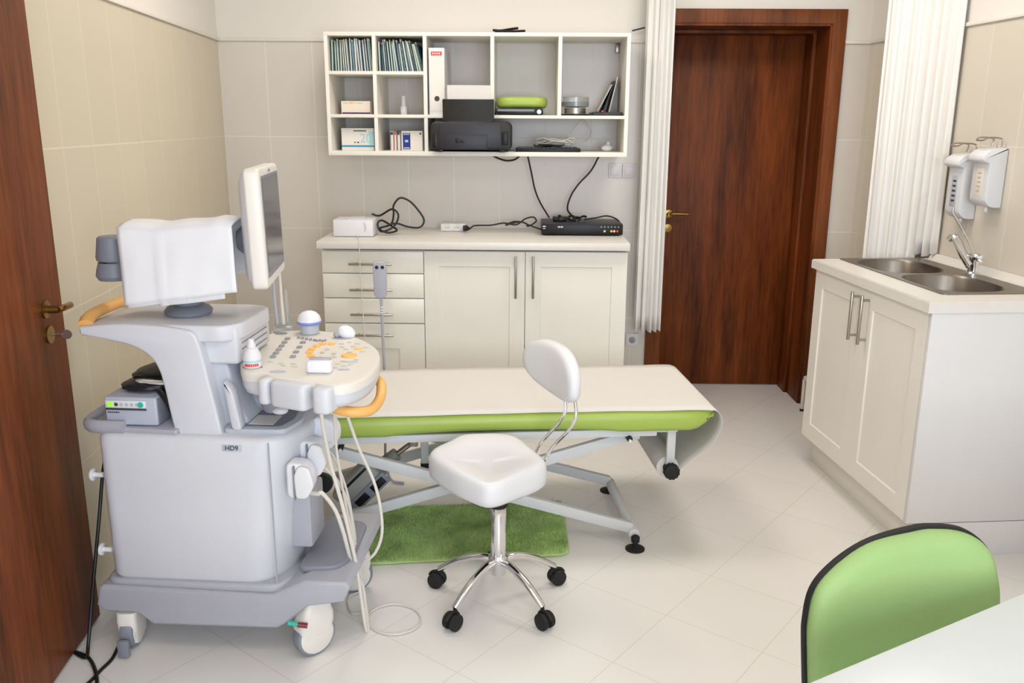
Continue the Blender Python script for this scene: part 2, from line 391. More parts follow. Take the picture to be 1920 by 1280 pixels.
# left door leaf swung flat against the left wall, handle and key
dl = bpy.data.objects.new('door_2', None); COL.objects.link(dl); dl.location = (0, 0, 0); struct(dl)
bm = BM(); box(bm, LW+.003, -1.132, 1.74, 2.652, .012, 2.08, .002); lf2 = obj('door_leaf', bm, 'wood', dl)
bm = BM(); hp = atx(84, 580, -1.132); kp = atx(92, 627, -1.132)
lathe(bm, (-1.132, hp.y, hp.z), [(.026, 0), (.026, .006), (.012, .009), (.011, .04)], 22, (1, 0, 0))
tube(bm, [(-1.094, hp.y-.002, hp.z), (-1.085, hp.y+.015, hp.z+.002), (-1.088, hp.y+.062, hp.z-.001), (-1.096, hp.y+.085, hp.z-.004)], .0095, 12)
obj('door_handle', bm, 'brass', lf2)
bm = BM(); lathe(bm, (-1.132, kp.y, kp.z), [(.026, 0), (.026, .006), (.0, .008)], 22, (1, 0, 0)); obj('keyhole_plate', bm, 'brass', lf2)
bm = BM(); cyl(bm, (-1.128, kp.y, kp.z), (-1.095, kp.y, kp.z), .004, seg=8)
lathe(bm, (-1.082, kp.y-.0015, kp.z), [(.014, 0), (.014, .003)], 16, (0, 1, 0)); obj('key', bm, 'steel', lf2)

# ================================================================== BACK WALL FURNITURE
def wthing(name, label, cat, s, d, z, group=None): return thing(name, label, cat, W(s, d, z), WA, group)
# --- base cabinets: drawers + two-door unit, worktop
CT = 1.008; CB = CT-.038; CDp = .56; S0, S1, S2, S3 = .632, 1.145, 1.654, 2.166
def bar_handle(p0, p1, out, bmh, r=.006, inset=.035):
    p0 = Vector(p0); p1 = Vector(p1); out = Vector(out); d = (p1-p0).normalized()
    cyl(bmh, p0+out, p1+out, r, seg=12, bev=.001)
    for q in (p0+d*inset, p1-d*inset): cyl(bmh, q, q+out, r*.8, seg=10)
def shaker(bm, x0, x1, z0, z1, y0, y1, fr=.075):
    """panel door in the xz plane, front at y0; a thin recessed field inside a frame"""
    box(bm, x0, x1, y0+.006, y1, z0, z1)
    t = bmesh.new()
    o_ = [(x0, z0), (x1, z0), (x1, z1), (x0, z1)]; i_ = [(x0+fr, z0+fr), (x1-fr, z0+fr), (x1-fr, z1-fr), (x0+fr, z1-fr)]
    i2 = [(x0+fr+.004, z0+fr+.004), (x1-fr-.004, z0+fr+.004), (x1-fr-.004, z1-fr-.004), (x0+fr+.004, z1-fr-.004)]
    A = [t.verts.new((x, y0, z)) for x, z in o_]; B = [t.verts.new((x, y0, z)) for x, z in i_]
    C = [t.verts.new((x, y0+.0062, z)) for x, z in i2]; D = [t.verts.new((x, y0+.0062, z)) for x, z in o_]
    for k in range(4):
        j = (k+1) % 4
        t.faces.new((A[k], A[j], B[j], B[k])); t.faces.new((B[k], B[j], C[j], C[k])); t.faces.new((D[k], D[j], A[j], A[k]))
    bmesh.ops.recalc_face_normals(t, faces=t.faces[:])
    merge(bm, t)
FD = .018
def carcass(t, s0, s1, toe=.1):
    bm = BM(); box(bm, 0, s1-s0, -CDp+FD+.002, -.004, toe, CB-.012); box(bm, 0, s1-s0, -CDp+.07, -.004, 0, toe)
    obj('carcass', bm, 'cab', t, False)
t = wthing('drawer_cabinet', 'cream four-drawer base cabinet at the left end under the long worktop', 'cabinet', S0, 0, 0)
carcass(t, S0, S1)
zb = [CB-.013, .842, .715, .585, .12]
for i in range(4):
    bm = BM(); a, b = zb[i+1]+.0025, zb[i]-.0025
    if i < 3: box(bm, .002, S1-S0-.002, -CDp, -CDp+FD, a, b, .002)
    else: shaker(bm, .002, S1-S0-.002, a, b, -CDp, -CDp+FD, .13)
    dw = obj('drawer', bm, 'cab', t)
    bm = BM(); hz = [.893, .762, .635, .527][i]
    bar_handle((.14, -CDp, hz), (.345+.01, -CDp, hz), (0, -.03, 0), bm); obj('handle', bm, 'steel', dw)
t = wthing('door_cabinet', 'wide cream base cabinet with two panelled doors under the long worktop', 'cabinet', S1, 0, 0)
carcass(t, S1, S3)
for k, (a, b) in enumerate(((0, S2-S1), (S2-S1, S3-S1))):
    bm = BM(); shaker(bm, a+.002, b-.002, .12, CB-.013, -CDp, -CDp+FD, .075); dw = obj('door', bm, 'cab', t)
    hx = b-.047 if k == 0 else a+.04
    bm = BM(); bar_handle((hx, -CDp, .725), (hx, -CDp, .938), (0, -.03, 0), bm); obj('handle', bm, 'steel', dw)
bm = BM(); box(bm, 0, 1.553, -.6, -.003, 0, .038, .004, 2)
t = wthing('worktop', 'long off-white worktop over the back cabinets', 'worktop', .618, 0, CB)
obj('worktop_slab', bm, 'counter', t)

# --- wall shelf
SB, ST_, SD = 1.416, 2.010, .38
SX = [.652, .898, 1.149, 1.482, 1.817, 2.162]; TH = .018
t = wthing('wall_shelf', 'white wall-hung pigeonhole shelf unit above the worktop', 'shelf', SX[0], 0, SB)
def sl(x): return x-SX[0]
Hh = ST_-SB
bm = BM(); box(bm, 0, sl(SX[5]), -SD, -.002, 0, TH+.004, .001); obj('bottom_board', bm, 'shelf', t)
bm = BM(); box(bm, 0, sl(SX[5]), -SD, -.002, Hh-TH, Hh, .001); obj('top_board', bm, 'shelf', t)
for k, x in enumerate((0, sl(SX[5])-TH)):
    bm = BM(); box(bm, x, x+TH, -SD, -.002, TH+.004, Hh-TH); obj('side_panel', bm, 'shelf', t)
bm = BM(); MBZ = 1.618-SB; box(bm, TH, sl(SX[5])-TH, -SD, -.002, MBZ-.016, MBZ, .001); obj('middle_board', bm, 'shelf', t)
bm = BM(); UBZ = 1.826-SB; box(bm, TH, sl(SX[2])-TH/2, -SD, -.002, UBZ-.016, UBZ, .001); obj('upper_board', bm, 'shelf', t)
for k in (1, 2):
    bm = BM(); box(bm, sl(SX[k])-TH/2, sl(SX[k])+TH/2, -SD+.0005, -.002, TH+.004, MBZ-.016); 
    obj('divider', bm, 'shelf', t)
bm = BM(); box(bm, sl(SX[1])-TH/2, sl(SX[1])+TH/2, -SD+.0005, -.002, MBZ, UBZ-.016); obj('divider', bm, 'shelf', t)
bm = BM(); box(bm, sl(SX[1])-TH/2, sl(SX[1])+TH/2, -SD+.0005, -.002, UBZ, Hh-TH); obj('divider', bm, 'shelf', t)
for k in (2, 3, 4):
    bm = BM(); box(bm, sl(SX[k])-TH/2, sl(SX[k])+TH/2, -SD+.0005, -.002, MBZ, Hh-TH); obj('divider', bm, 'shelf', t)
bm = BM(); box(bm, sl(SX[5])-TH-.022, sl(SX[5])-TH, -.04, -.005, Hh-TH-.05, Hh-TH-.005, .003); obj('bracket', bm, 'steel', t)
ZB0 = SB+TH+.004; ZB1 = 1.618; ZB2 = 1.826; ZTOP = ST_-TH

# --- file folders
def folders(x0, x1, n, lean0, lean1, label, group, hs, cols):
    w_ = (x1-x0)
    for i in range(n):
        h = R_.uniform(*hs); f = (i+.5)/n; lean = lean0+(lean1-lean0)*f+R_.uniform(-.02, .02)
        s = x0+.004+w_*f-(.0 if lean0 < 0 else 0)
        s = min(max(s, x0+.004), x1-.006)
        if s-math.sin(lean)*h < x0+.003: lean = max(0, (s-x0-.003)/h)*.9
        if s-math.sin(lean)*h > x1-.004: lean = -(x1-.005-s)/h
        q = thing('file_folder', label, 'folder', W(s, .03, ZB2), WA, group)
        dpt = R_.uniform(.29, .325); th = w_/n*R_.uniform(.52, .80)
        mt = rotm((0, 0, 0.0005), 0, 0, -lean)
        bm = BM(); box(bm, -th/2, -th/2+.0016, -dpt, 0, 0, h*.93, mtx=mt); box(bm, th/2-.0016, th/2, -dpt, 0, 0, h*.93, mtx=mt)
        box(bm, -th/2, th/2, -dpt, -dpt+.0012, 0, h*.93, mtx=mt) if R_.random() < .4 else None
        obj('cover', bm, M[R_.choice(cols)], q, False)
        bm = BM(); pw = th/2-.0016; box(bm, -pw, pw, -dpt-.004*(R_.random() < .6), -.004, .001, h, mtx=mt)
        obj('papers', bm, M[R_.choice(['paper', 'cardg', 'box', 'paper'])], q, False)
folders(.672, .887, 16, .0, .10, 'light blue card folder stuffed with papers in the top left cubby', 'light blue patient files', (.145, .160), ['tealb', 'teal', 'tealb'])
folders(.909, 1.138, 18, .02, .25, 'dark teal card folder leaning with papers in the second top cubby', 'dark teal patient files', (.132, .156), ['teal', 'teal', 'tealb'])
# --- ring binder
q = wthing('ring_binder', 'white lever-arch binder with a red label standing in the tall middle cubby', 'binder', 1.166, .02, ZB1)
BH = .320; BW = .078
bm = BM(); box(bm, 0, BW, -.345, -.342, 0, BH, .001); box(bm, 0, .003, -.342, 0, 0, BH); box(bm, BW-.003, BW, -.342, 0, 0, BH)
obj('binder_cover', bm, 'white', q)
bm = BM(); box(bm, .005, .05, -.335, -.05, .004, BH-.01); obj('papers', bm, 'paper', q, False)
bm = BM(); box(bm, .006, BW-.006, -.3465, -.3448, .02, BH-.012); obj('spine_label', bm, 'carton', q, False)
bm = BM(); box(bm, .012, BW-.012, -.3475, -.3463, BH-.036, BH-.018); obj('red_label', bm, 'red', q, False)
bm = BM()
for k in range(4): box(bm, .018+k*.011, .025+k*.011, -.348, -.3474, BH-.031, BH-.023)
obj('label_lettering', bm, 'paper', q, False)
bm = BM(); lathe(bm, (BW/2, -.3464, .078), [(.013, 0), (.013, .001)], 20, (0, -1, 0)); obj('finger_hole', bm, 'ink', q)
for z in (.125, .195):
    bm = BM(); cyl(bm, (BW-.001, -.31, z), (BW+.001, -.31, z), .005, seg=10); obj('rivet', bm, 'steel', q)
# --- printer with raised paper tray
q = wthing('printer', 'black inkjet printer with raised rear tray in the bottom of the shelf', 'printer', 1.178, .02, ZB0)
PW = .40
bm = BM(); prism(bm, fillet([(0, .012), (0, .135), (.02, .148), (PW-.02, .148), (PW, .13), (PW, .012)], .015, 3), -.43, 0, 'y', .008, 2)
obj('printer_body', bm, 'printer2', q)
bm = BM(); box(bm, .045, PW-.05, -.436, -.43, .02, .14, .003); obj('front_panel', bm, 'printer', q)
bm = BM(); box(bm, .075, PW-.12, -.442, -.436, .015, .085, .002); obj('output_cover', bm, 'printer', q)
bm = BM(); box(bm, .125, .145, -.444, -.442, .045, .068, .001); box(bm, .150, .168, -.444, -.442, .046, .060, .001); obj('memory_slot', bm, 'black', q)
bm = BM(); box(bm, PW-.045, PW-.015, -.437, -.43, .035, .10, .004); obj('button_panel', bm, 'black', q)
bm = BM(); box(bm, .012, .035, -.436, -.43, .02, .09, .003); obj('side_trim', bm, 'black', q)
bm = BM(); prism(bm, [(-.425, .149), (-.40, .151), (-.42, .255), (-.44, .252)], .062, .315, 'x', .003, 2); obj('paper_tray', bm, 'printer2', q)
bm = BM()
for x in (.03, PW-.06): box(bm, x, x+.03, -.42, -.02, 0, .013, .002)
obj('foot', bm, 'black', q)
bm = BM(); box(bm, .085, .30, -.414, -.411, .155, .335, mtx=rotm((0, 0, 0), 0, math.radians(2))); o = obj('paper_stack', bm, 'paper', q, False)
# --- green cushion on black box
q = wthing('disc_player', 'slim black device lying under the green cushion in the fourth cubby', 'device', 1.502, .05, ZB1)
bm = BM(); box(bm, 0, .235, -.30, 0, .004, .032, .004); obj('device_body', bm, 'black', q)
bm = BM(); cyl(bm, (.215, -.302, .017), (.215, -.298, .017), .011, seg=20); obj('knob', bm, 'steel', q)
bm = BM(); box(bm, .005, .19, -.302, -.2995, .019, .029); obj('front_strip', bm, 'pdark', q, False)
bm = BM(); prism(bm, fillet([(1.497-.0, -.33), (1.497+.262, -.33), (1.497+.262, -.08), (1.497, -.08)], .09, 8), .0, .052, 'z', .02, 4)
for v in bm.verts: v.co.z += .004*noise.noise(v.co*9)
bm.transform(Matrix.Translation((-1.63, .2, 0)))
q = obj('cushion', bm, 'green', None); q.location = W(1.63, .2, ZB1+.036); q.rotation_euler = (0, 0, WA)
tag(q, 'round lime green cushion resting on the black device in the shelf', 'cushion')
# --- disc spindle, tray with booklets
q = wthing('disc_spindle', 'clear plastic disc tub on a black base in the last upper cubby', 'disc tub', 1.905, .22, ZB1)
bm = BM(); lathe(bm, (0, 0, 0), [(.001, 0), (.072, 0), (.072, .008), (.001, .009)]); obj('spindle_base', bm, 'black', q)
bm = BM(); lathe(bm, (0, 0, .010), [(.001, 0), (.055, 0), (.055, .028), (.001, .029)]); obj('disc_stack', bm, 'steel', q)
bm = BM(); lathe(bm, (0, 0, .042), [(.055, 0), (.070, .004), (.070, .050), (.02, .055), (.001, .055)]); obj('tub_lid', bm, 'clear', q)
bm = BM(); lathe(bm, (0, 0, .046), [(.001, 0), (.062, 0), (.062, .022), (.001, .023)]); obj('blue_disc_stack', bm, 'teal', q)
q = wthing('desk_tray', 'dark grey flat tray holding booklets at the right end of the shelf', 'tray', 1.99, .03, ZB1)
bm = BM(); box(bm, 0, .148, -.31, 0, 0, .018, .004); obj('tray_body', bm, 'printer', q)
bm = BM(); box(bm, .04, .052, -.312, -.305, .018, .026, .002); obj('red_tab', bm, 'red', q)
for k, (lean, nm, lb) in enumerate(((.48, 'paper', 'pale booklet leaning furthest left on the grey tray'), (.36, 'ink', 'dark booklet leaning between two pale ones on the grey tray'), (.22, 'carton', 'pale booklet leaning most upright against the shelf side'))):
    bm = BM(); h = .155+.012*k; box(bm, -.0025, .0025, -.19, 0, 0, h, mtx=rotm((0, 0, 0), 0, 0, lean))
    b = obj('booklet', bm, M[nm], None, False); b.location = W(2.06+.022*k, .08, ZB1+.0195); b.rotation_euler = (0, 0, WA)
    b.data.transform(Matrix.Translation((0, 0, 0))); tag(b, lb, 'booklet', 'booklets on the tray')
# --- middle-row things
q = wthing('glove_box', 'small cream carton with orange print and purple base in the left middle cubby', 'box', .705, .06, ZB1)
bm = BM(); box(bm, 0, .148, -.22, 0, 0, .066, .001); obj('carton', bm, 'box', q)
bm = BM(); box(bm, .004, .148, -.2212, -.2199, .003, .010); obj('purple_band', bm, 'purple', q, False)
bm = BM(); box(bm, .04, .062, -.2212, -.2199, .052, .062); box(bm, .066, .074, -.2212, -.2199, .053, .060); obj('orange_print', bm, 'keyo', q, False)
bm = BM(); box(bm, .01, .035, -.2212, -.2199, .054, .059); box(bm, .08, .11, -.2212, -.2199, .054, .058); obj('grey_print', bm, 'keyl', q, False)
q = wthing('spray_bottle', 'small white spray bottle standing alone in the second middle cubby', 'bottle', 1.015, .20, ZB1)
bm = BM(); lathe(bm, (0, 0, 0), [(.001, 0), (.017, 0), (.018, .008), (.018, .036), (.012, .046), (.008, .052), (.001, .052)]); obj('bottle_body', bm, 'white', q)
bm = BM(); lathe(bm, (0, 0, .050), [(.001, 0), (.012, 0), (.012, .043), (.008, .047), (.001, .047)]); obj('cap', bm, 'white', q)
# --- bottom row boxes
q = wthing('tissue_box', 'large white carton with turquoise stripe in the bottom left cubby', 'box', .706, .05, ZB0)
bm = BM(); box(bm, 0, .166, -.26, 0, 0, .112, .001); obj('carton', bm, 'carton', q)
bm = BM(); box(bm, 0, .167, -.2613, -.2599, .018, .027); obj('turquoise_stripe', bm, 'cyan', q, False)
bm = BM(); box(bm, .142, .166, -.2613, -.2599, .03, .095); obj('pale_blue_panel', bm, 'pcyan', q, False)
bm = BM(); box(bm, .062, .128, -.2613, -.2599, .096, .101); box(bm, .065, .072, -.2613, -.2599, .038, .044); box(bm, .08, .09, -.2613, -.2599, .038, .044); obj('grey_print', bm, 'ink', q, False)
bm = text_bm('20', .062, rotm((.125, -.2614, .060), 0, PI/2)); obj('number_print', bm, 'pcyan', q, False)
for k, (x0, x1, mt, lb) in enumerate(((.955, .972, 'paper', 'thin white medicine pack with dark edge, leftmost of the bottom row packs'), (.975, .987, 'box', 'narrow cream pack between the thin white pack and the pink one'), (.990, 1.006, 'paper', 'narrow pack with a dark dot beside the blue label box'))):
    q = wthing('medicine_pack', lb, 'box', x0, .09, ZB0, 'narrow medicine packs in the bottom row')
    bm = BM(); box(bm, 0, x1-x0, -.22, 0, 0, .098-.003*k, .0008); obj('carton', bm, mt, q)
    bm = BM(); box(bm, .001, x1-x0-.001, -.2213, -.2199, .080, .094); box(bm, .001, .004, -.2213, -.2199, .004, .078); obj('dark_print', bm, ['ink', 'red', 'ink'][k], q, False)
q = wthing('medicine_box', 'white medicine box with a blue printed panel in the second bottom cubby', 'box', 1.012, .08, ZB0)
bm = BM(); box(bm, 0, .108, -.22, 0, 0, .100, .001); obj('carton', bm, 'carton', q)
bm = BM(); box(bm, .008, .046, -.2213, -.2199, .008, .088); obj('blue_panel', bm, 'navy', q, False)
bm = BM(); box(bm, .012, .042, -.222, -.2212, .080, .085); box(bm, .012, .042, -.222, -.2212, .012, .017); box(bm, .019, .035, -.222, -.2212, .043, .055); obj('panel_print', bm, 'pcyan', q, False)
bm = BM(); cyl(bm, (.098, -.2213, .086), (.098, -.2199, .086), .005, seg=12); obj('dot_print', bm, 'ink', q)
# --- keyboard, cables, white figurine on bottom row
q = wthing('keyboard', 'flat black keyboard lying in the open bottom shelf right of the printer', 'keyboard', 1.60, .08, ZB0)
bm = BM(); box(bm, 0, .33, -.28, -.10, 0, .018, .004); obj('keyboard_body', bm, 'black', q)
bm = BM()
for r in range(5):
    for c in range(15): box(bm, .012+c*.0205, .029+c*.0205, -.272+r*.032, -.246+r*.032, .018, .022)
obj('keys', bm, 'printer', q, False)
bm = BM(); pts = []
for k in range(60):
    a = k*.62; pts.append((1.80+.085*math.cos(a)*(1+.25*math.sin(k*1.7)), -.25-.035*math.sin(a*1.1), ZB0+.052+.010*math.sin(k*.9)+.008*math.cos(k*2.1)))
tube(bm, [W(p[0], -p[1], p[2]) for p in pts], .0028, 6, 4); tag(obj('cable_coil', bm, 'probec'), 'white cable coil heaped on the black keyboard', 'cable')
bm = BM(); pts = []
for k in range(26):
    a = k*.8; pts.append(W(1.73+.10*math.cos(a*.5)*math.sin(k*.5+1)+.035*math.sin(a), .29+.02*math.cos(a), ZB0+.030+.004*math.sin(k*1.3)))
tube(bm, pts, .004, 6, 4); tag(obj('cable_coil', bm, 'cable'), 'black cable bunched under the white coil on the keyboard', 'cable')
bm = BM(); tube(bm, [W(1.88, .2, ZB0+.09), W(1.95, .12, ZB0+.16), W(2.0, .08, ZB0+.10), W(1.96, .2, ZB0+.05), W(1.90, .25, ZB0+.045)], .0018, 6, 6)
tag(obj('thin_wire', bm, 'probec'), 'thin white wire looping up behind the cable coil', 'wire')
q = wthing('night_light', 'small white round plug lamp at the right end of the bottom shelf', 'lamp', 2.075, .22, ZB0)
bm = BM(); ellip(bm, (0, 0, .018), .03, .022, .018); obj('lamp_body', bm, 'white', q)
bm = BM(); lathe(bm, (.006, 0, .034), [(.008, 0), (.012, .006), (.008, .016), (.001, .02)]); obj('lamp_knob', bm, 'white', q)
# --- on top of the shelf
bm = BM(); a = atw(924, 50, .36); b = atw(985, 49, .36)
tube(bm, [W(a[0], .36, ST_+.012), W(a[0]+.04, .36, ST_+.010), W(a[0]+.09, .355, ST_+.018), W(a[0]+.125, .36, ST_+.022)], .0075, 8, flat=.8)
tube(bm, [W(a[0]+.01, .372, ST_+.006), W(a[0]+.09, .368, ST_+.006), W(b[0], .365, ST_+.009)], .0055, 8)
tag(obj('sunglasses', bm, 'black'), 'folded black spectacles lying on top of the shelf unit', 'glasses')
bm = BM(); a = atw(1186, 57, .05); b = atw(1210, 51, .05)
tube(bm, [W(a[0], .03, a[1]), W(b[0], .03, b[1])], .004, 8, smooth=False); tag(obj('cable_clip', bm, 'ink'), 'short dark strip on the wall at the right end of the shelf', 'clip')

# --- things on the worktop
q = wthing('electrical_box', 'white plastic control box at the left end of the long worktop', 'control box', .668, .27, CT)
bm = BM(); box(bm, 0, .205, -.16, 0, .002, .088, .006); obj('box_body', bm, 'white', q)
bm = BM(); prism(bm, fillet([(.06, -.13), (.16, -.13), (.15, -.03), (.07, -.03)], .02), .088, .094, 'z', .002); obj('raised_lid', bm, 'plast', q)
bm = BM(); tube(bm, [(.165, -.161, .03), (.17, -.163, .055), (.162, -.162, .075)], .004, 8); obj('latch', bm, 'plast', q)
bm = BM()
c0 = atw(733, 425, .35)[0]
def cp(u, v, d, dz=0):
    s, z = atw(u, v, d); return W(s, d, max(z, CT+.006)+dz)
P = [(697, 401, .30), (712, 404, .30), (735, 392, .32), (747, 404, .33), (738, 425, .34), (715, 434, .36), (708, 420, .35), (716, 413, .33), (735, 424, .30), (744, 432, .33), (726, 436, .37), (712, 428, .36), (733, 420, .32), (738, 402, .30), (738, 385, .27), (750, 371, .26), (768, 377, .26), (785, 395, .28), (795, 413, .30), (787, 426, .31), (765, 425, .33), (745, 419, .33), (728, 421, .34)]
tube(bm, [cp(*p) for p in P], .0052, 8, 8)
t = tag(obj('tangled_cable', bm, 'cable'), 'tangled black power cord standing in loops beside the white control box', 'cable')
q = wthing('power_strip', 'white two-socket extension block on the worktop against the wall', 'power strip', 1.195, .12, CT)
bm = BM(); box(bm, 0, .135, -.05, 0, 0, .042, .006); obj('strip_body', bm, 'white', q)
for k in range(2):
    bm = BM(); lathe(bm, (.035+.055*k, -.0505, .021), [(.019, 0), (.019, .002), (.0165, .002), (.0165, -.004), (.001, -.004)], 22, (0, -1, 0)); s_ = obj('socket', bm, 'plastw', q)
    bm = BM(); cyl(bm, (.029+.055*k, -.0455, .021), (.029+.055*k, -.0515, .021), .0025, seg=8); cyl(bm, (.041+.055*k, -.0455, .021), (.041+.055*k, -.0515, .021), .0025, seg=8); obj('socket_hole', bm, 'ink', s_)
bm = BM()
P = [W(1.335, .19, CT+.022), W(1.35, .2, CT+.016)]+[cp(u, v, .2) for u, v in ((890, 423), (920, 422), (945, 418), (968, 421), (985, 410), (1000, 407), (1005, 415), (990, 424), (985, 418), (965, 415), (948, 422), (975, 416), (995, 423))]+[W(1.745, .24, CT+.02)]
tube(bm, P, .0042, 8, 8); lathe(bm, W(1.318, .19, CT+.021), [(.001, 0), (.014, 0), (.016, .02), (.006, .034), (.001, .034)], 16, WE)
tag(obj('extension_lead', bm, 'cable'), 'thin black cord plugged into the extension block and running to the player', 'cable')
q = wthing('dvd_recorder', 'black video disc recorder on the right end of the long worktop', 'recorder', 1.738, .06, CT)
RWd = .425
bm = BM(); box(bm, 0, RWd, -.25, 0, .006, .062, .003); obj('recorder_body', bm, 'printer', q)
bm = BM(); box(bm, .0, RWd, -.258, -.25, .008, .060, .002); fp = obj('front_panel', bm, 'black', q)
bm = BM(); box(bm, .006, .022, -.2592, -.2579, .046, .052); box(bm, .008, .020, -.2592, -.2579, .036, .040); box(bm, .085, .098, -.2592, -.2579, .043, .050); box(bm, .101, .112, -.2592, -.2579, .043, .050); obj('white_marks', bm, 'paper', fp, False)
for k in range(6):
    bm = BM(); cyl(bm, (.312+.018*k, -.2579, .048), (.312+.018*k, -.2598, .048), .0045, seg=12); obj('button', bm, 'pdark', fp)
for x, m_ in ((.330, 'keyl'), (.365, 'yellow'), (.380, 'paper'), (.396, 'red')):
    bm = BM(); cyl(bm, (x, -.2579, .026), (x, -.2605, .026), .006, seg=14); obj('socket', bm, m_, fp)
bm = BM()
for x in (.03, RWd-.03):
    for y in (-.23, -.03): cyl(bm, (x, y, 0), (x, y, .008), .012, seg=12)
obj('foot', bm, 'black', q)
q = wthing('power_adapter', 'black adapter bundled with its cable on top of the recorder', 'adapter', 1.80, .14, CT+.063)
bm = BM(); box(bm, 0, .075, -.07, 0, 0, .022, .005); obj('adapter_body', bm, 'black', q)
bm = BM(); pts = [(.02+.13*f+.012*math.sin(f*30), -.05+.02*math.cos(f*23), .012+.008*math.sin(f*17)) for f in [i/24 for i in range(25)]]
tube(bm, pts, .005, 7, 4); pts = [(.03+.15*f, -.03+.018*math.sin(f*12+1), .02+.006*math.cos(f*14)) for f in [i/12 for i in range(13)]]
tube(bm, pts, .006, 7, 4); obj('bundled_cable', bm, 'cable', q)
bm = BM(); tube(bm, [W(1.97, .16, CT+.070), W(2.03, .16, CT+.078), W(2.09, .15, CT+.088), W(2.13, .2, CT+.082), W(2.15, .24, CT+.070)], .004, 8)
tag(obj('looping_cable', bm, 'cable'), 'black cord arching over the right half of the recorder', 'cable')
bm = BM(); tube(bm, [cp(989, 290, .12), cp(996, 322, .10), cp(1003, 355, .10), cp(1013, 380, .12), W(*[atw(1030, 405, .15)[0], .15, CT+.076])], .0045, 8)
tag(obj('video_cable', bm, 'cable'), 'black cable hanging from the shelf to the left side of the recorder', 'cable')
bm = BM(); tube(bm, [cp(1124, 291, .12), cp(1108, 320, .10), cp(1085, 345, .10), cp(1070, 368, .10), cp(1064, 392, .12), W(atw(1075, 408, .15)[0], .15, CT+.080)], .005, 8)
tag(obj('video_cable', bm, 'cable'), 'black cable curving from the right of the shelf down to the recorder middle', 'cable')
bm = BM(); tube(bm, [cp(921, 290, .14), cp(935, 297, .14), cp(950, 301, .14), cp(965, 299, .14), cp(977, 290, .14)], .005, 8)
tag(obj('sagging_cable', bm, 'cable'), 'short black cable loop sagging just under the shelf bottom', 'cable')
bm = BM()
P = [(669, 442, .42), (672, 446, .55), (673.5, 457, .607), (675, 500, .607), (679, 560, .60), (683, 620, .62), (687, 680, .66), (690, 760, .70)]
tube(bm, [W(atw(u, v, d)[0], d, atw(u, v, d)[1]) for u, v, d in P], .0022, 6, 6)
tag(obj('thin_wire', bm, 'probec'), 'thin white wire hanging from the control box down across the drawers', 'wire')

# --- wall sockets
q = wthing('light_switch', 'white double light switch on the tiled wall between shelf and curtain', 'switch', 2.108, 0, 1.292)
for k in range(2):
    bm = BM(); box(bm, .076*k, .076*k+.073, -.010, -.001, 0, .075, .003); pl = obj('switch_plate', bm, 'white', q)
    bm = BM(); box(bm, .012+.076*k, .076*k+.061, -.014, -.010, .012, .063, .002); obj('rocker', bm, 'cabw', pl)
q = wthing('wall_socket', 'white socket low on the wall beside the back cabinet', 'socket', 2.238, 0, .335)
bm = BM(); box(bm, 0, .075, -.010, -.001, 0, .075, .003); obj('socket_plate', bm, 'white', q)
bm = BM(); lathe(bm, (.037, -.010, .037), [(.022, 0), (.022, .002), (.019, .002), (.019, -.006), (.001, -.006)], 20, (0, -1, 0)); obj('socket_ring', bm, 'cabw', q)

# --- curtains
def curtain(name, path, folds, amp, z0, z1, label, zfun=None, pleat=1.):
    P = catmull(path, 10); N = folds*12; L = [0]
    for a, b in zip(P, P[1:]): L.append(L[-1]+(b-a).length)
    def at(f):
        x = f*L[-1]; k = 0
        while k < len(L)-2 and L[k+1] < x: k += 1
        u = (x-L[k])/max(1e-9, L[k+1]-L[k]); p = P[k].lerp(P[k+1], u); d = (P[k+1]-P[k]).normalized(); return p, Vector((-d.y, d.x, 0))
    rows = 26; rings = []
    for r in range(rows+1):
        g = r/rows; row = []
        for i in range(N+1):
            f = i/N; p, nn = at(f)
            zb = zfun(f) if zfun else z0
            z = z1+(zb-z1)*g
            a = amp*(.65+.5*g)*(math.sin(f*folds*2*PI+.7*math.sin(f*9)+.35*math.sin(g*3+f*11))+.18*math.sin(f*folds*4.6*PI+1+g))
            q_ = p+nn*a
            if r == rows: z += .006*math.sin(f*folds*2*PI)
            row.append((q_.x, q_.y, z))
        rings.append(row)
    bm = BM(); loft(bm, rings, cap=False, closed=False)
    t = thing(name, label, 'curtain', (0, 0, 0))
    o = obj('curtain_cloth', bm, 'curtain', t, ang=80); s = o.modifiers.new('thick', 'SOLIDIFY'); s.thickness = .0015
    bm = BM(); h = [p.copy() for p in P]; 
    for p in h: p.z = z1+.01
    tube(bm, h, .010, 8, smooth=False); obj('curtain_rail', bm, 'cabw', t)
    return t
CP = [W(2.262, .14, 0), W(2.33, .17, 0), W(2.410, .14, 0)]
curtain('door_curtain', CP, 5, .018, .465, 2.72, 'narrow white curtain gathered at the left side of the back door')
CQ = [Vector((2.062, 4.10, 0)), Vector((2.12, 4.04, 0)), Vector((2.20, 3.94, 0)), Vector((2.262, 3.80, 0))]
curtain('sink_curtain', CQ, 8, .015, .5, 2.72, 'wide white curtain hanging in the corner behind the sink unit', lambda f: .5 if f < .68 else (.997 if f < .88 else 1.014))

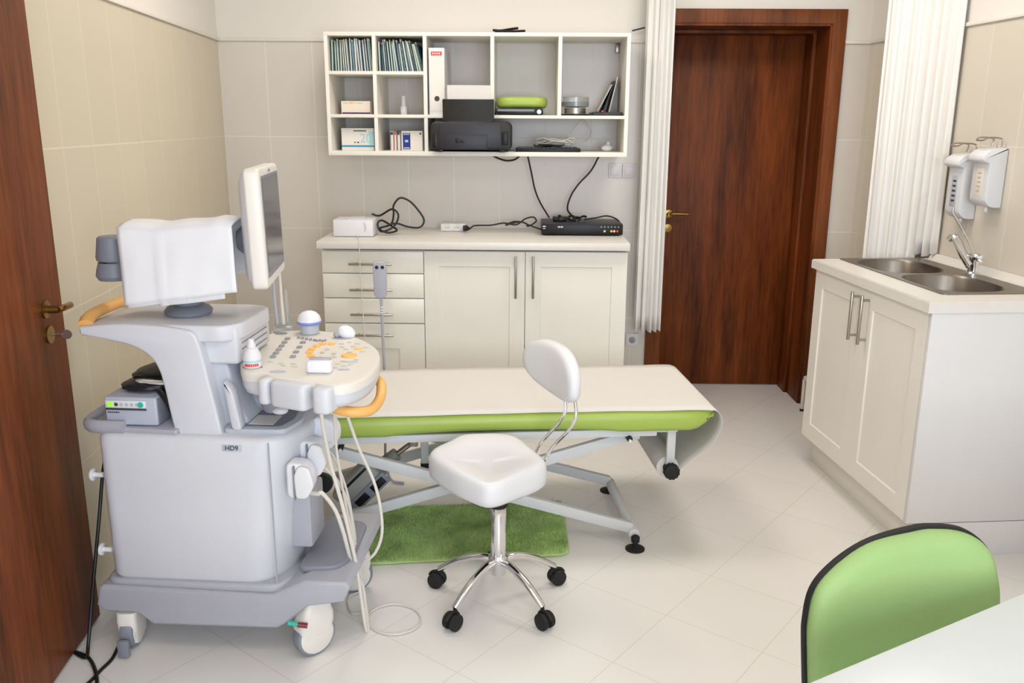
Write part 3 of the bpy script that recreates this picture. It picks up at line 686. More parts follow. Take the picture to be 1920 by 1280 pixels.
# ================================================================== SINK UNIT
KX, KY0, KY1, KT = 1.715, 2.862, 3.835, .985
KB = KT-.040
t = thing('sink_cabinet', 'cream base cabinet with two panelled doors under the sink', 'cabinet', (KX, KY0, 0))
D_ = RW-KX-.004; Ln = KY1-KY0-.012
bm = BM(); box(bm, .020, D_, .012, Ln, .140, .156); box(bm, .020, D_, Ln-.016, Ln, .156, KB-.001); box(bm, D_-.012, D_, .012, Ln-.016, .156, KB-.001); box(bm, .020, .036, .012, Ln-.016, .80, KB-.001); obj('carcass', bm, 'cab', t, False)
bm = BM(); box(bm, .0, D_, -.006, .012, .140, KB-.001, .001); obj('side_panel', bm, 'cabw', t)
bm = BM(); box(bm, .015, D_, -.004, .010, 0, .136, .001); obj('side_plinth', bm, 'cabw', t)
bm = BM(); box(bm, .060, .076, .012, Ln, 0, .138, .001); obj('front_plinth', bm, 'cab', t)
RX = Matrix.Rotation(PI/2, 4, 'Z')
half = (Ln-.012)/2
for k in range(2):
    bm = BM(); a = .004+k*half; shaker(bm, -(a+half-.002+.012), -(a+.002+.008), .142, KB-.006, 0, .018, .075)
    # rotate so that the front faces -x
    bm.transform(Matrix.Rotation(-PI/2, 4, 'Z')); dw = obj('door', bm, 'cab', t)
    yy = (.012+half)+(-.040 if k == 0 else .045)
    bm = BM(); bar_handle((0, yy, .715), (0, yy, .918), (-.032, 0, 0), bm, .0065, .02); obj('handle', bm, 'steel', dw)
# worktop with a cut-out for the sink
SXa, SXb, SYa, SYb = atz(1765, 550, KT).x, RW-.075, atz(1765, 552, KT).y-.01, atz(1590, 484, KT).y-.02
SXa = 1.815
t = thing('sink_worktop', 'cream worktop around the steel sink', 'worktop', (KX, KY0, KB))
x0, x1, y0, y1 = -.020, RW-KX-.003, -.014, KY1-KY0+.004; hx0, hx1, hy0, hy1 = SXa-KX+.01, SXb-KX-.01, SYa-KY0+.01, SYb-KY0-.01
bm = BM(); tt = bmesh.new()
O4 = [(x0, y0), (x1, y0), (x1, y1), (x0, y1)]; I4 = [(hx0, hy0), (hx1, hy0), (hx1, hy1), (hx0, hy1)]
vs = {}
for nm, L4 in (('o', O4), ('i', I4)):
    for zz in (0, .040): vs[nm, zz] = [tt.verts.new((x, y, zz)) for x, y in L4]
for k in range(4):
    j = (k+1) % 4
    tt.faces.new((vs['o', .040][k], vs['o', .040][j], vs['i', .040][j], vs['i', .040][k])); tt.faces.new((vs['o', 0][k], vs['o', 0][j], vs['i', 0][j], vs['i', 0][k]))
    tt.faces.new((vs['o', 0][k], vs['o', 0][j], vs['o', .040][j], vs['o', .040][k])); tt.faces.new((vs['i', 0][k], vs['i', 0][j], vs['i', .040][j], vs['i', .040][k]))
bmesh.ops.recalc_face_normals(tt, faces=tt.faces[:])
es = [e for e in tt.edges if all(abs(v.co.z-.04) < 1e-4 and (v in vs['o', .040]) for v in e.verts)]
bmesh.ops.bevel(tt, geom=es, offset=.004, segments=2, affect='EDGES'); merge(bm, tt)
obj('worktop_slab', bm, 'counter', t)
bm = BM(); prism(bm, [(x1-.026, .040), (x1, .040), (x1, .064), (x1-.012, .064)], y0, y1, 'y', .001, 1); obj('upstand', bm, 'counter', t)
# sink
t = thing('double_sink', 'brushed steel double-bowl sink set into the cream worktop', 'sink', (0, 0, KT))
bm = BM(); tt = bmesh.new()
def rring(xa, xb, ya, yb, r, z):
    return [(p.x, p.y, z) for p in fillet([(xa, ya), (xb, ya), (xb, yb), (xa, yb)], r, 6)]
ym = (SYa+SYb)/2; B1 = (SXa+.018, SXb-.075, SYa+.03, ym-.008); B2 = (SXa+.018, SXb-.075, ym+.008, SYb-.03)
outer = rring(SXa, SXb, SYa, SYb, .02, .004)
def ringverts(r): return [tt.verts.new(p) for p in r]
vo = ringverts(outer); vo2 = ringverts([(p[0], p[1], .0005) for p in outer])
rims = []
for Bx in (B1, B2):
    a = ringverts(rring(*Bx, .15, .004)); b = ringverts(rring(Bx[0]+.006, Bx[1]-.006, Bx[2]+.006, Bx[3]-.006, .15, -.006))
    c = ringverts(rring(Bx[0]+.016, Bx[1]-.016, Bx[2]+.016, Bx[3]-.016, .14, -.135)); d = ringverts(rring(Bx[0]+.045, Bx[1]-.045, Bx[2]+.045, Bx[3]-.045, .11, -.155))
    n_ = len(a)
    for A_, C_ in ((a, b), (b, c), (c, d)):
        for i in range(n_): tt.faces.new((A_[i], A_[(i+1) % n_], C_[(i+1) % n_], C_[i]))
    tt.faces.new(d); rims.append(a)
n_ = len(vo)
for i in range(n_): tt.faces.new((vo[i], vo[(i+1) % n_], vo2[(i+1) % n_], vo2[i]))
edges = []
for R0 in [vo]+rims:
    for i in range(len(R0)):
        e = tt.edges.get((R0[i], R0[(i+1) % len(R0)])) or tt.edges.new((R0[i], R0[(i+1) % len(R0)])); edges.append(e)
bmesh.ops.triangle_fill(tt, edges=edges, use_beauty=True)
bmesh.ops.recalc_face_normals(tt, faces=tt.faces[:]); merge(bm, tt)
obj('sink_basin', bm, 'sink', t, ang=50)
for Bx in (B1, B2):
    bm = BM(); cx, cy = (Bx[0]+Bx[1])/2, (Bx[2]+Bx[3])/2; lathe(bm, (cx, cy, -.154), [(.04, 0), (.04, .003), (.03, .001), (.001, .001)], 24); obj('drain', bm, 'chrome', t)
bm = BM(); lathe(bm, (B1[1]-.018, B1[2]+.10, -.045), [(.016, 0), (.014, .004), (.001, .005)], 18, (-1, 0, .1)); obj('overflow', bm, 'chrome', t)
# tap
tp = atz(1823, 514, KT+.004); TX, TY = SXb-.05, tp.y
TX = tp.x
t = thing('elbow_tap', 'chrome elbow-lever mixer tap standing behind the sink bowls', 'tap', (TX, TY, KT+.004))
bm = BM(); lathe(bm, (0, 0, 0), [(.001, 0), (.026, 0), (.026, .006), (.021, .012), (.021, .055), (.024, .062), (.022, .085), (.001, .09)], 24); obj('tap_body', bm, 'chrome', t)
bm = BM(); tube(bm, [(-.012, 0, .035), (-.028, .03, .075), (-.04, .065, .125), (-.048, .09, .143), (-.056, .10, .128)], .0165, 14, rr=(.019, .015)); obj('spout', bm, 'chrome', t)
bm = BM(); tube(bm, [(.0, 0, .085), (-.012, .03, .13), (-.03, .075, .19), (-.045, .11, .235), (-.047, .115, .262)], .0072, 10, flat=.7); obj('elbow_lever', bm, 'chrome', t)
bm = BM(); lathe(bm, (.004, -.022, .07), [(.013, 0), (.015, .004), (.015, .02), (.001, .022)], 18, (0, -1, 0)); obj('valve_knob', bm, 'chrome', t)
# soap dispensers on the right wall
def dispenser(y0, y1, z0, z1, dp, label, win):
    t = thing('soap_dispenser', label, 'soap dispenser', (RW, y0, z0), 0, 'elbow soap dispensers')
    wy = y1-y0; h = z1-z0
    bm = BM(); prism(bm, fillet([(-.001, .0), (-.001, h), (-dp, h-.006), (-dp-.028, h-.03), (-dp-.028, h-.052), (-dp, h-.062), (-dp, .022), (-dp+.03, .0)], [0, .002, .012, .012, .008, .006, .02, .02], 3), 0, wy, 'y', .006, 2)
    o = obj('dispenser_body', bm, 'white', t)
    bm = BM(); box(bm, -dp-.0015, -dp+.001, wy*.30, wy*.70, h*.18, h*.66, .0005); pn = obj('level_window', bm, win, t)
    bm = BM(); 
    for k in range(5): box(bm, -dp-.0022, -dp-.0012, wy*.38, wy*.60, h*(.26+.075*k), h*(.29+.075*k))
    obj('window_marks', bm, 'ink' if win == 'pblue' else 'keyl', pn, False)
    bm = BM()
    tube(bm, [(-.02, wy*.2, h+.004), (-.02, wy*.25, h+.035), (-.075, wy*.25, h+.040), (-dp-.02, wy*.3, h+.030), (-dp-.02, wy*.7, h+.030), (-.075, wy*.75, h+.040), (-.02, wy*.75, h+.035), (-.02, wy*.8, h+.004)], .0035, 8); obj('elbow_lever', bm, 'steel', t)
    bm = BM(); cyl(bm, (-.03, wy/2, -.001), (-.03, wy/2, -.02), .008, seg=12); obj('nozzle', bm, 'white', t)
dispenser(3.575, 3.685, 1.192, 1.468, .075, 'white wall soap dispenser with grey window, farther of the pair over the sink', 'pblue')
dispenser(3.405, 3.515, 1.256, 1.495, .075, 'white wall soap dispenser with yellowish window, nearer of the pair over the sink', 'box')

# small white-legged stool partly hidden beyond the sink cabinet
t = thing('step_stool', 'white tube-frame step stool half hidden behind the far side of the sink cabinet', 'stool', atz(1503, 770, 0)+Vector((.045, -.125, 0)))
bm = BM(); prism(bm, fillet([(.0-.055, -.10), (.24, -.10), (.24, .14), (-.055, .14)], .03), .185, .205, 'z', .006); obj('stool_top', bm, 'cabw', t)
for x, y in ((-.045, -.085), (.225, -.085), (-.045, .125), (.225, .125)):
    bm = BM(); cyl(bm, (x, y, .01), (x, y, .187), .010, seg=14, bev=.002); l_ = obj('leg', bm, 'cabw', t)
    bm = BM(); cyl(bm, (x, y, 0), (x, y, .014), .012, seg=14); obj('rubber_foot', bm, 'blackm', l_)

# ================================================================== EXAMINATION COUCH
CZ = .55; CY0, CY1 = 3.005, 3.640; CX0, CX1 = -.92, 1.015
t = thing('examination_couch', 'lime green height-adjustable examination couch on a grey scissor frame', 'couch', (0, 0, 0))
bm = BM(); tt = bmesh.new()
NX = 60; rings = []
prof = [(0., -.02), (0., -.012), (.004, -.004), (.016, -.0005), (.04, 0)]     # top edge rounding (in, dz)
for i in range(NX+1):
    f = i/NX; x = CX0+(CX1-CX0)*f
    ind = .020*max(0, math.cos((x-.22)/.42*PI/2))**.5 if abs(x-.22) < .42 else 0
    e = 0.0
    if x > CX1-.10: e = (x-(CX1-.10))/.10
    if x < CX0+.06: e = (CX0+.06-x)/.06
    sq = .035*e*e; zb = CZ-.085+(.045 if x > 0 else .02)*e*e; zt = CZ-.006*e**3
    zb += .75*ind; ya, yb = CY0+ind*.3+sq, CY1-sq
    ring = [(x, ya+.03, zb), (x, ya+.012, zb+.006), (x, ya+.001, zb+.022), (x, ya, CZ-.035), (x, ya+.004, zt-.014), (x, ya+.016, zt-.003), (x, ya+.04, zt), (x, (ya+yb)/2, zt+.001), (x, yb-.04, zt), (x, yb-.016, zt-.003), (x, yb-.004, zt-.014), (x, yb, CZ-.035), (x, yb-.001, zb+.022), (x, yb-.012, zb+.006), (x, yb-.03, zb)]
    rings.append(ring)
loft(bm, rings); obj('mattress', bm, 'green', t, ang=60)
bm = BM(); box(bm, CX0+.05, CX1-.13, CY0+.05, CY1-.05, CZ-.100, CZ-.082, .003)
obj('base_board', bm, 'frame', t)
def bar(bm, p0, p1, w_, h_):
    """rectangular bar from p0 to p1, w_ thick along y, h_ tall"""
    p0 = Vector(p0); p1 = Vector(p1); L = (p1-p0).length; d = (p1-p0).normalized(); ang = math.atan2(d.z, math.hypot(d.x, d.y)); az = math.atan2(d.y, d.x)
    box(bm, 0, L, -w_/2, w_/2, -h_/2, h_/2, .004, 2, Matrix.Translation(p0) @ Matrix.Rotation(az, 4, 'Z') @ Matrix.Rotation(-ang, 4, 'Y'))
YA, YB = 3.05, 3.50
for y in (YA, YB):
    s_ = 1 if y == YA else 1
    bm = BM(); bar(bm, (-.60, y, .47 if y == YA else .45), (.72, y, .065), .028, .042); obj('scissor_arm', bm, 'frame', t)
    bm = BM(); bar(bm, (-.56, y+.035, .075), (.74, y+.035, .44), .028, .042); obj('scissor_arm', bm, 'frame', t)
bm = BM(); cyl(bm, (.125, YA-.02, .262), (.125, YB+.06, .262), .014, seg=14); obj('pivot_shaft', bm, 'fgrey', t)
bm = BM(); cyl(bm, (.725, YA-.035, .052), (.725, YB+.02, .052), .021, seg=18, bev=.003); c1 = obj('floor_bar', bm, 'frame', t)
bm = BM(); cyl(bm, (-.56, YA-.0, .052), (-.56, YB+.05, .052), .021, seg=18, bev=.003); c2 = obj('floor_bar', bm, 'frame', t)
for cbar, x in ((c1, .725), (c2, -.56)):
    for y in (YA-.055, YB+.04):
        bm = BM(); lathe(bm, (x, y, 0), [(.001, 0), (.037, 0), (.037, .005), (.025, .010), (.010, .013), (.010, .026), (.016, .032), (.017, .050), (.012, .056), (.001, .058)], 26); obj('levelling_foot', bm, 'blackm', cbar)
bm = BM(); bar(bm, (-.72, YA+.0, .452), (.80, YA+.0, .458), .03, .03); bar(bm, (-.72, YB, .452), (.80, YB, .458), .03, .03); obj('upper_frame', bm, 'frame', t)
# far-side brace, motor and its ram
bm = BM(); P_ = [aty(795, 830, 3.25), aty(797, 872, 3.25)]
bar(bm, (P_[0].x+.004, 3.2, .445), (P_[1].x, 3.2, .285), .03, .03); obj('strut', bm, 'frame', t)
bm = BM(); box(bm, P_[1].x-.016, P_[1].x+.016, 3.183, 3.217, .26, .297, .004); obj('strut_cap', bm, 'blackm', t)
p = aty(668, 925, 3.22); q_ = aty(745, 850, 3.22); r_ = aty(775, 828, 3.22)
mo = thing('x', 'x', 'x'); bpy.data.objects.remove(mo)
bm = BM(); ax = (q_-p).normalized(); cyl(bm, p+Vector((0, 0, .045)), q_, .026, seg=20, bev=.004); a_ = obj('lift_motor_tube', bm, 'fgrey', t)
bm = BM(); cyl(bm, q_, r_, .010, seg=12); box(bm, r_.x-.018, r_.x+.018, 3.20, 3.24, r_.z-.014, r_.z+.016, .004); obj('ram', bm, 'steel', a_)
def mot(x0, x1, y0, y1, h0, h1, b=.008):
    ang = math.atan2(ax.z, ax.x); m_ = Matrix.Translation(p) @ Matrix.Rotation(-ang, 4, 'Y'); bb = BM(); box(bb, x0, x1, y0, y1, h0, h1, b, 3, m_); return bb
obj('lift_motor_box', mot(-.06, .145, -.05, .05, -.035, .075, .018), 'fgrey', t)
obj('motor_plate', mot(-.045, .155, -.058, -.050, -.045, .005, .003), 'pdark', t)
obj('motor_label', mot(-.01, .05, -.0605, -.0575, -.036, -.006, .0008), 'black', t); obj('motor_label', mot(.075, .14, -.0605, -.0575, -.036, -.006, .0008), 'black', t)
obj('motor_rib', mot(-.02, .12, -.053, -.046, .052, .062, .002), 'black', t)
# small bolts under the mattress
for u, v in ((641, 832), (1176, 815)):
    P_ = aty(u, v, 3.07); bm = BM(); cyl(bm, (P_.x, 3.02, P_.z), (P_.x, 3.06, P_.z), .011, seg=12, bev=.002); k_ = obj('clamp_knob', bm, 'blackm', t)
    bm = BM(); cyl(bm, (P_.x, 3.012, P_.z-.004), (P_.x, 3.022, P_.z-.004), .006, seg=10); obj('bolt', bm, 'white', k_)
# roll bracket
bm = BM(); box(bm, .846, .878, 3.052, 3.070, .300, CZ-.083, .002); br = obj('roll_bracket', bm, 'frame', t)
bm = BM(); box(bm, .846, .878, 3.575, 3.593, .300, CZ-.083, .002); obj('roll_bracket', bm, 'frame', t)
bm = BM(); cyl(bm, (.862, 3.05, .300), (.862, 3.60, .300), .008, seg=12); obj('roll_rod', bm, 'fgrey', t)
bm = BM(); pr_ = []
for i in range(36):
    a = 2*PI*i/36; r_k = .031 if (i % 3) else .0285; pr_.append((.862+r_k*math.cos(a), .300+r_k*math.sin(a)))
prism(bm, pr_, 3.018, 3.05, 'y', .004, 2); obj('roll_knob', bm, 'blackm', br)
# paper roll and sheet
t = thing('paper_roll', 'white paper sheet covering the green couch, fed from a roll at its end', 'paper roll', (0, 0, 0))
bm = BM(); rr_ = .043
tt = bmesh.new()
for (a_, b_) in ((3.078, 3.568),):
    lathe(bm, (.858, a_, .300), [(.018, 0), (rr_, 0), (rr_, b_-a_), (.018, b_-a_), (.018, 0)], 32, (0, 1, 0))
tt.free()
obj('roll', bm, 'paper', t)
bm = BM(); lathe(bm, (.858, 3.0775, .300), [(.0185, 0), (.0185, .001), (.001, .001)], 24, (0, 1, 0)); obj('roll_core', bm, 'ink', t)
path = [(-.90, CZ+.0035), (-.5, CZ+.003), (0, CZ+.0035), (.45, CZ+.003), (.80, CZ+.003), (.95, CZ+.003), (1.005, CZ-.001), (1.030, CZ-.018), (1.043, CZ-.05), (1.042, CZ-.09), (1.022, CZ-.14), (.985, CZ-.185), (.94, CZ-.225), (.90, CZ-.262), (.868, CZ-.291)]
P_ = catmull([Vector((x, 0, z)) for x, z in path], 5)
rings = []
for i, p_ in enumerate(P_):
    f = i/len(P_); row = []
    ya = CY0+.010+(.006*math.sin(p_.x*4)); yb = CY1-.014
    if p_.x > .84 and p_.z < CZ-.02: k_ = min(1, (CZ-.02-p_.z)/.2); ya += .055*k_; yb -= .06*k_
    if p_.x < -.1 and p_.z > CZ: yb -= .015
    for j in range(13):
        g = j/12; z = p_.z+(.0008*math.sin(p_.x*22+g*5)*(1 if p_.z > CZ else 0))
        if j in (0,) and p_.z > CZ: z -= .003
        row.append((p_.x, ya+(yb-ya)*g, z))
    rings.append(row)
bm = BM(); loft(bm, rings, cap=False, closed=False); o = obj('paper_sheet', bm, 'paper', t, ang=80)
s_ = o.modifiers.new('thick', 'SOLIDIFY'); s_.thickness = .0012; s_.offset = 1
# hand control of the couch on its upright cable
hp_ = aty(713, 522, 3.72)
t = thing('hand_control', 'grey two-button hand control standing on an upright cable behind the couch', 'remote control', (hp_.x, 3.72, 0))
hz0, hz1 = aty(716, 556, 3.72).z, aty(712, 489, 3.72).z
bm = BM(); prism(bm, fillet([(-.027, hz0+.01), (-.014, hz0-.004), (.014, hz0-.004), (.027, hz0+.01), (.029, hz1-.01), (.014, hz1), (-.016, hz1), (-.029, hz1-.01)], .008, 3), -.022, 0, 'y', .005, 3); o = obj('control_body', bm, 'pgrey', t)
for x in (-.012, .012):
    bm = BM(); cyl(bm, (x, -.024, hz1-.024), (x, -.0215, hz1-.024), .0075, seg=16, bev=.0008); obj('button', bm, 'black', o)
bm = BM(); tube(bm, [(.002, -.011, hz0), (.003, -.011, hz0-.06), (.004, -.01, CZ+.1), (.006, -.01, CZ-.04), (.004, -.01, CZ-.25), (.0, -.02, .12), (.02, -.03, .02), (.08, -.05, .007)], .0062, 10)
obj('control_cable', bm, 'pgrey', t)
bm = BM()
for k in range(3): cyl(bm, (.003, -.011, hz0-.040-.012*k), (.003, -.011, hz0-.046-.012*k), .0082, seg=12)
obj('strain_rings', bm, 'white', t)

# rug (soft pile: particles of short fibres built as one mesh)
bm = BM(); RG = [(-.322, 2.935), (.468, 2.955), (.505, 3.43), (-.300, 3.412)]
prism(bm, fillet(RG, .05, 6), .002, .012, 'z', .004, 2)
rg = obj('bath_mat', bm, 'rug', None); tag(rg, 'green tufted bath mat on the tiles under the couch', 'mat')
t = rg
bm = BM(); rnd = random.Random(3)
from mathutils.geometry import intersect_point_quad_2d
inner = [Vector((-.318, 2.938)), Vector((.464, 2.958)), Vector((.501, 3.427)), Vector((-.296, 3.409))]
vsl, fsl = [], []
n_t = 0
while n_t < 22000:
    x = rnd.uniform(-.33, .51); y = rnd.uniform(2.93, 3.44)
    if not intersect_point_quad_2d(Vector((x, y)), *inner): continue
    ok = True
    for c_, sx, sy in ((RG[0], 1, 1), (RG[1], -1, 1), (RG[2], -1, -1), (RG[3], 1, -1)):
        cx_, cy_ = c_[0]+sx*.035, c_[1]+sy*.035
        if (x-cx_)*sx < 0 and (y-cy_)*sy < 0 and math.hypot(x-cx_, y-cy_) > .035: ok = False
    if not ok: continue
    lx = noise.noise(Vector((x*7, y*7, 0)))*.008+rnd.uniform(-.004, .004); ly = noise.noise(Vector((x*7, y*7, 5)))*.008+rnd.uniform(-.004, .004)
    h = rnd.uniform(.016, .024); a = rnd.uniform(0, PI); dx, dy = .0018*math.cos(a), .0018*math.sin(a); k = len(vsl)
    vsl += [(x-dx, y-dy, .011), (x+dx, y+dy, .011), (x+lx, y+ly, h)]; fsl.append((k, k+1, k+2)); n_t += 1
me = bpy.data.meshes.new('pile'); me.from_pydata([(v[0]-rg.location.x, v[1]-rg.location.y, v[2]-rg.location.z) for v in vsl], [], fsl); me.materials.append(M['rug'])
o = bpy.data.objects.new('pile', me); COL.objects.link(o); o.parent = rg; o['kind'] = 'stuff'

# ================================================================== ROLLING STOOL
HX, HY = .178, 2.672
t = thing('rolling_stool', 'white padded rolling stool with backrest and chrome five-star base', 'stool', (HX, HY, 0))
SO = [(-.052, 2.775), (.02, 2.875), (.085, 2.93), (.235, 2.915), (.30, 2.80), (.337, 2.665), (.23, 2.56), (.145, 2.505), (.085, 2.545), (.015, 2.635)]
so = catmull([Vector((a-HX, b-HY, 0)) for a, b in SO], 6, True)
cen = sum(so, Vector())/len(so)
rings = []
for k_, z_ in ((.80, .408), (.92, .410), (.985, .422), (1.0, .440), (1.0, .468), (.985, .488), (.94, .499), (.86, .504), (.7, .503), (.5, .499), (.3, .496), (.1, .495)):
    rr_ = []
    for p_ in so:
        q_ = cen+(p_-cen)*k_; dz = 0
        if z_ > .48: dz = .014*max(0, (q_.y-cen.y)/.2)-.012*max(0, 1-abs(q_.x-cen.x)/.12)*(1 if k_ < .9 else .5)*(1 if q_.y < cen.y else .3)
        rr_.append((q_.x, q_.y, z_+dz))
    rings.append(rr_)
bm = BM(); loft(bm, rings); obj('seat', bm, 'white', t, ang=60)
bm = BM(); prism(bm, [(p_.x*.8+cen.x*.2, p_.y*.8+cen.y*.2) for p_ in so], .396, .409, 'z'); obj('seat_plate', bm, 'blackm', t)
bm = BM(); cyl(bm, (0, 0, .10), (0, 0, .345), .0265, seg=28, bev=.002); cyl(bm, (0, 0, .345), (0, 0, .37), .018, seg=20); co = obj('column', bm, 'chrome', t)
bm = BM(); lathe(bm, (0, 0, .344), [(.027, 0), (.032, .006), (.032, .022), (.026, .050), (.001, .052)], 24); obj('column_collar', bm, 'blackm', co)
bm = BM(); lathe(bm, (0, 0, .108), [(.001, 0), (.018, 0), (.024, .01), (.034, .030), (.034, .055), (.028, .062), (.001, .062)], 28); obj('base_hub', bm, 'chrome', t)
CS = [(.031, 2.514), (.304, 2.503), (.394, 2.764), (-.036, 2.776), (.178, 2.925)]
for cx, cy in CS:
    d = Vector((cx-HX, cy-HY, 0)); L = .222; d = d.normalized()*L; u_ = d.normalized()
    bm = BM(); tube(bm, [u_*.02+Vector((0, 0, .150)), u_*.07+Vector((0, 0, .148)), u_*.15+Vector((0, 0, .118)), d+Vector((0, 0, .070))], .014, 14, 8, flat=.85, rr=(.016, .012)); lg = obj('leg', bm, 'chrome', t)
    bm = BM(); cyl(bm, d+Vector((0, 0, .045)), d+Vector((0, 0, .068)), .0055, seg=10)
    sd = Vector((-u_.y, u_.x, 0)); off = u_*.010
    ct = d+off+Vector((0, 0, .0285))
    for s_ in (-1, 1): cyl(bm, ct+sd*(.006*s_), ct+sd*(.023*s_), .0285, seg=22, bev=.004)
    cyl(bm, ct-sd*.007, ct+sd*.007, .012, seg=12)
    tb = [ct+Vector((0, 0, .0))+u_*(.030*math.cos(a))+Vector((0, 0, .030*math.sin(a))) for a in [PI*k/8 for k in range(1, 8)]]
    tube(bm, tb, .006, 8, 3); obj('caster', bm, 'blackm', lg)
# backrest
bd = Vector((math.cos(math.radians(22)), math.sin(math.radians(22)), 0)); ba = Vector((bd.y, -bd.x, 0))
bc = Vector((.375-HX, 2.735-HY, .792))
rings = []
for t_, k_ in ((0, .80), (.006, .93), (.016, 1.0), (.034, 1.0), (.046, .94), (.052, .8), (.055, .5), (.056, .12)):
    rr_ = []
    for i in range(44):
        a = 2*PI*i/44; c, s = math.cos(a), math.sin(a)
        ex = .172*math.copysign(abs(c)**.85, c)*k_; ez = .080*math.copysign(abs(s)**.85, s)*k_
        ez += .012*(ex/.17)*-1 + (.012*(1-(ex/.17)**2) if s > 0 else 0)
        cur = -.030*(ex/.17)**2
        p_ = bc+ba*ex+bd*(cur-t_+.028)+Vector((0, 0, ez)); p_ += bd*(-.12*(-ez))*0
        rr_.append(tuple(p_))
    rings.append(rr_)
bm = BM(); loft(bm, rings); bk = obj('backrest', bm, 'white', t, ang=60)
bm = BM(); box(bm, -.045, .045, -.012, 0, -.045, .045, .003, 2, Matrix.Translation(bc+bd*.045+Vector((0, 0, .0))) @ Matrix.Rotation(math.radians(22)-PI/2, 4, 'Z')); obj('backrest_plate', bm, 'blackm', bk)
for s_ in (-1, 1):
    o_ = ba*(.035*s_)
    sx = bd*.125+Vector((cen.x-0, cen.y, 0))
    bm = BM(); tube(bm, [bd*.02+Vector((cen.x, cen.y, .392))+o_, sx+Vector((0, 0, .392))+o_, sx+bd*.055+Vector((0, 0, .425))+o_, sx+bd*.100+Vector((0, 0, .50))+o_, Vector((bc.x, bc.y, .62))+bd*.050+o_, Vector((bc.x, bc.y, .72))+bd*.046+o_, Vector((bc.x, bc.y, .80))+bd*.040+o_], .0058, 10, 8); obj('backrest_rod', bm, 'chrome', t)

# ================================================================== GREEN CHAIR AND WHITE TABLE (foreground)
GX, GY = .905, 1.50
t = thing('upholstered_chair', 'green padded chair with black shell pushed up behind the white table', 'chair', (GX, GY, 0), .12)
def back_outline(g=0.):
    w2 = .218+g
    pts = [(-w2*.93, .40), (-w2, .60), (-w2*1.0, .66), (-w2*.93, .715), (-w2*.72, .752), (-w2*.35, .786), (.02, .802+g), (w2*.32, .806+g), (w2*.62, .797+g), (w2*.82, .765), (w2*.91, .71), (w2*.95, .63), (w2*.96, .40)]
    return catmull([Vector((a, 0, b)) for a, b in pts], 5)
def curved(pts, d0): return [(p_.x, d0-.05*(p_.x/.22)**2*-1*-1, p_.z) for p_ in pts]
def pad(g, layers, name, m_, par):
    base = back_outline(g); c_ = Vector((0, 0, .62)); rings = []
    for k_, d_ in layers:
        rr_ = []
        for p_ in base:
            q_ = c_+(p_-c_)*k_; q_.z = max(q_.z, .40)
            rr_.append((q_.x, d_-.035*(q_.x/.22)**2+(q_.z-.6)*.10, q_.z))
        rings.append(rr_)
    bm = BM(); loft(bm, rings); return obj(name, bm, m_, par, ang=60)
sh = pad(.002, [(.97, .020), (1.0, .014), (1.003, .006), (1.0, .0)], 'back_shell', 'blackm', t)
pad(-.002, [(.995, 0), (1.0, -.006), (.985, -.018), (.93, -.028), (.82, -.033), (.6, -.034), (.3, -.034), (.08, -.034)], 'back_pad', 'green2', t)
bm = BM(); prism(bm, fillet([(-.21, -.42), (.21, -.42), (.22, -.02), (-.22, -.02)], .07, 6), .425, .475, 'z', .018, 4); obj('seat', bm, 'green2', t)
bm = BM(); prism(bm, fillet([(-.20, -.41), (.20, -.41), (.21, -.03), (-.21, -.03)], .06, 6), .408, .426, 'z', .004, 2); obj('seat_shell', bm, 'blackm', t)
for x in (-.19, .19):
    for y, y2 in ((-.38, -.40), (-.04, .03)):
        bm = BM(); cyl(bm, (x, y, .41), (x*1.08, y2, .0), .011, seg=14, bev=.002); obj('leg', bm, 'blackm', t)
for x in (-.14, .14):
    bm = BM(); tube(bm, [(x, -.10, .405), (x, .02, .41), (x, .042, .50), (x, .048, .62)], .009, 10); obj('back_strut', bm, 'blackm', t)
# table
A0, A1 = atz(1515, 1280, .75), atz(1875, 1130, .75); td = (A1-A0).normalized(); tn = Vector((td.y, -td.x, 0))
if tn.y > 0: tn = -tn
tb0 = A0-td*.05; tang = math.atan2(td.y, td.x)
t = thing('desk', 'white table in the right foreground in front of the green chair', 'table', (tb0.x, tb0.y, 0), tang)
bm = BM(); box(bm, 0, 1.25, -.72, 0, .725, .75, .0025); obj('tabletop', bm, 'table', t)
for x in (.06, 1.19):
    for y in (-.66, -.06):
        bm = BM(); box(bm, x-.02, x+.02, y-.02, y+.02, 0, .725, .003); obj('leg', bm, 'frame', t)

# ================================================================== ULTRASOUND MACHINE
us = thing('ultrasound_machine', 'white and grey ultrasound scanner on wheels beside the open left door', 'ultrasound machine', MO, MT)
WD = .46
# base skirt
pf = [(-.46, .102), (-.505, .140), (-.605, .140), (-.632, .160), (-.618, .222), (-.60, .232), (-.08, .222), (-.04, .245), (.02, .272), (.140, .272), (.150, .250), (.130, .205), (.02, .185), (-.035, .135), (-.075, .108)]
bm = BM(); prism(bm, pf, -.012, WD, 'y', .012, 3); bs_ = obj('base', bm, 'pgrey', us, ang=30)
bm = BM(); prism(bm, fillet([(-.605, .0), (-.06, -.002), (-.03, .10), (-.03, .40), (-.06, WD-.01), (-.605, WD-.01)], [.05, .05, .03, .03, .05, .05], 5), .218, .246, 'z', .010, 3); obj('base_ledge', bm, 'pgrey', bs_)
bm = BM(); prism(bm, fillet([(-.02, .04), (.10, .06), (.13, .14), (.12, .36), (-.02, .40)], .03, 4), .268, .286, 'z', .006, 2); obj('foot_rest', bm, 'pdark', us)
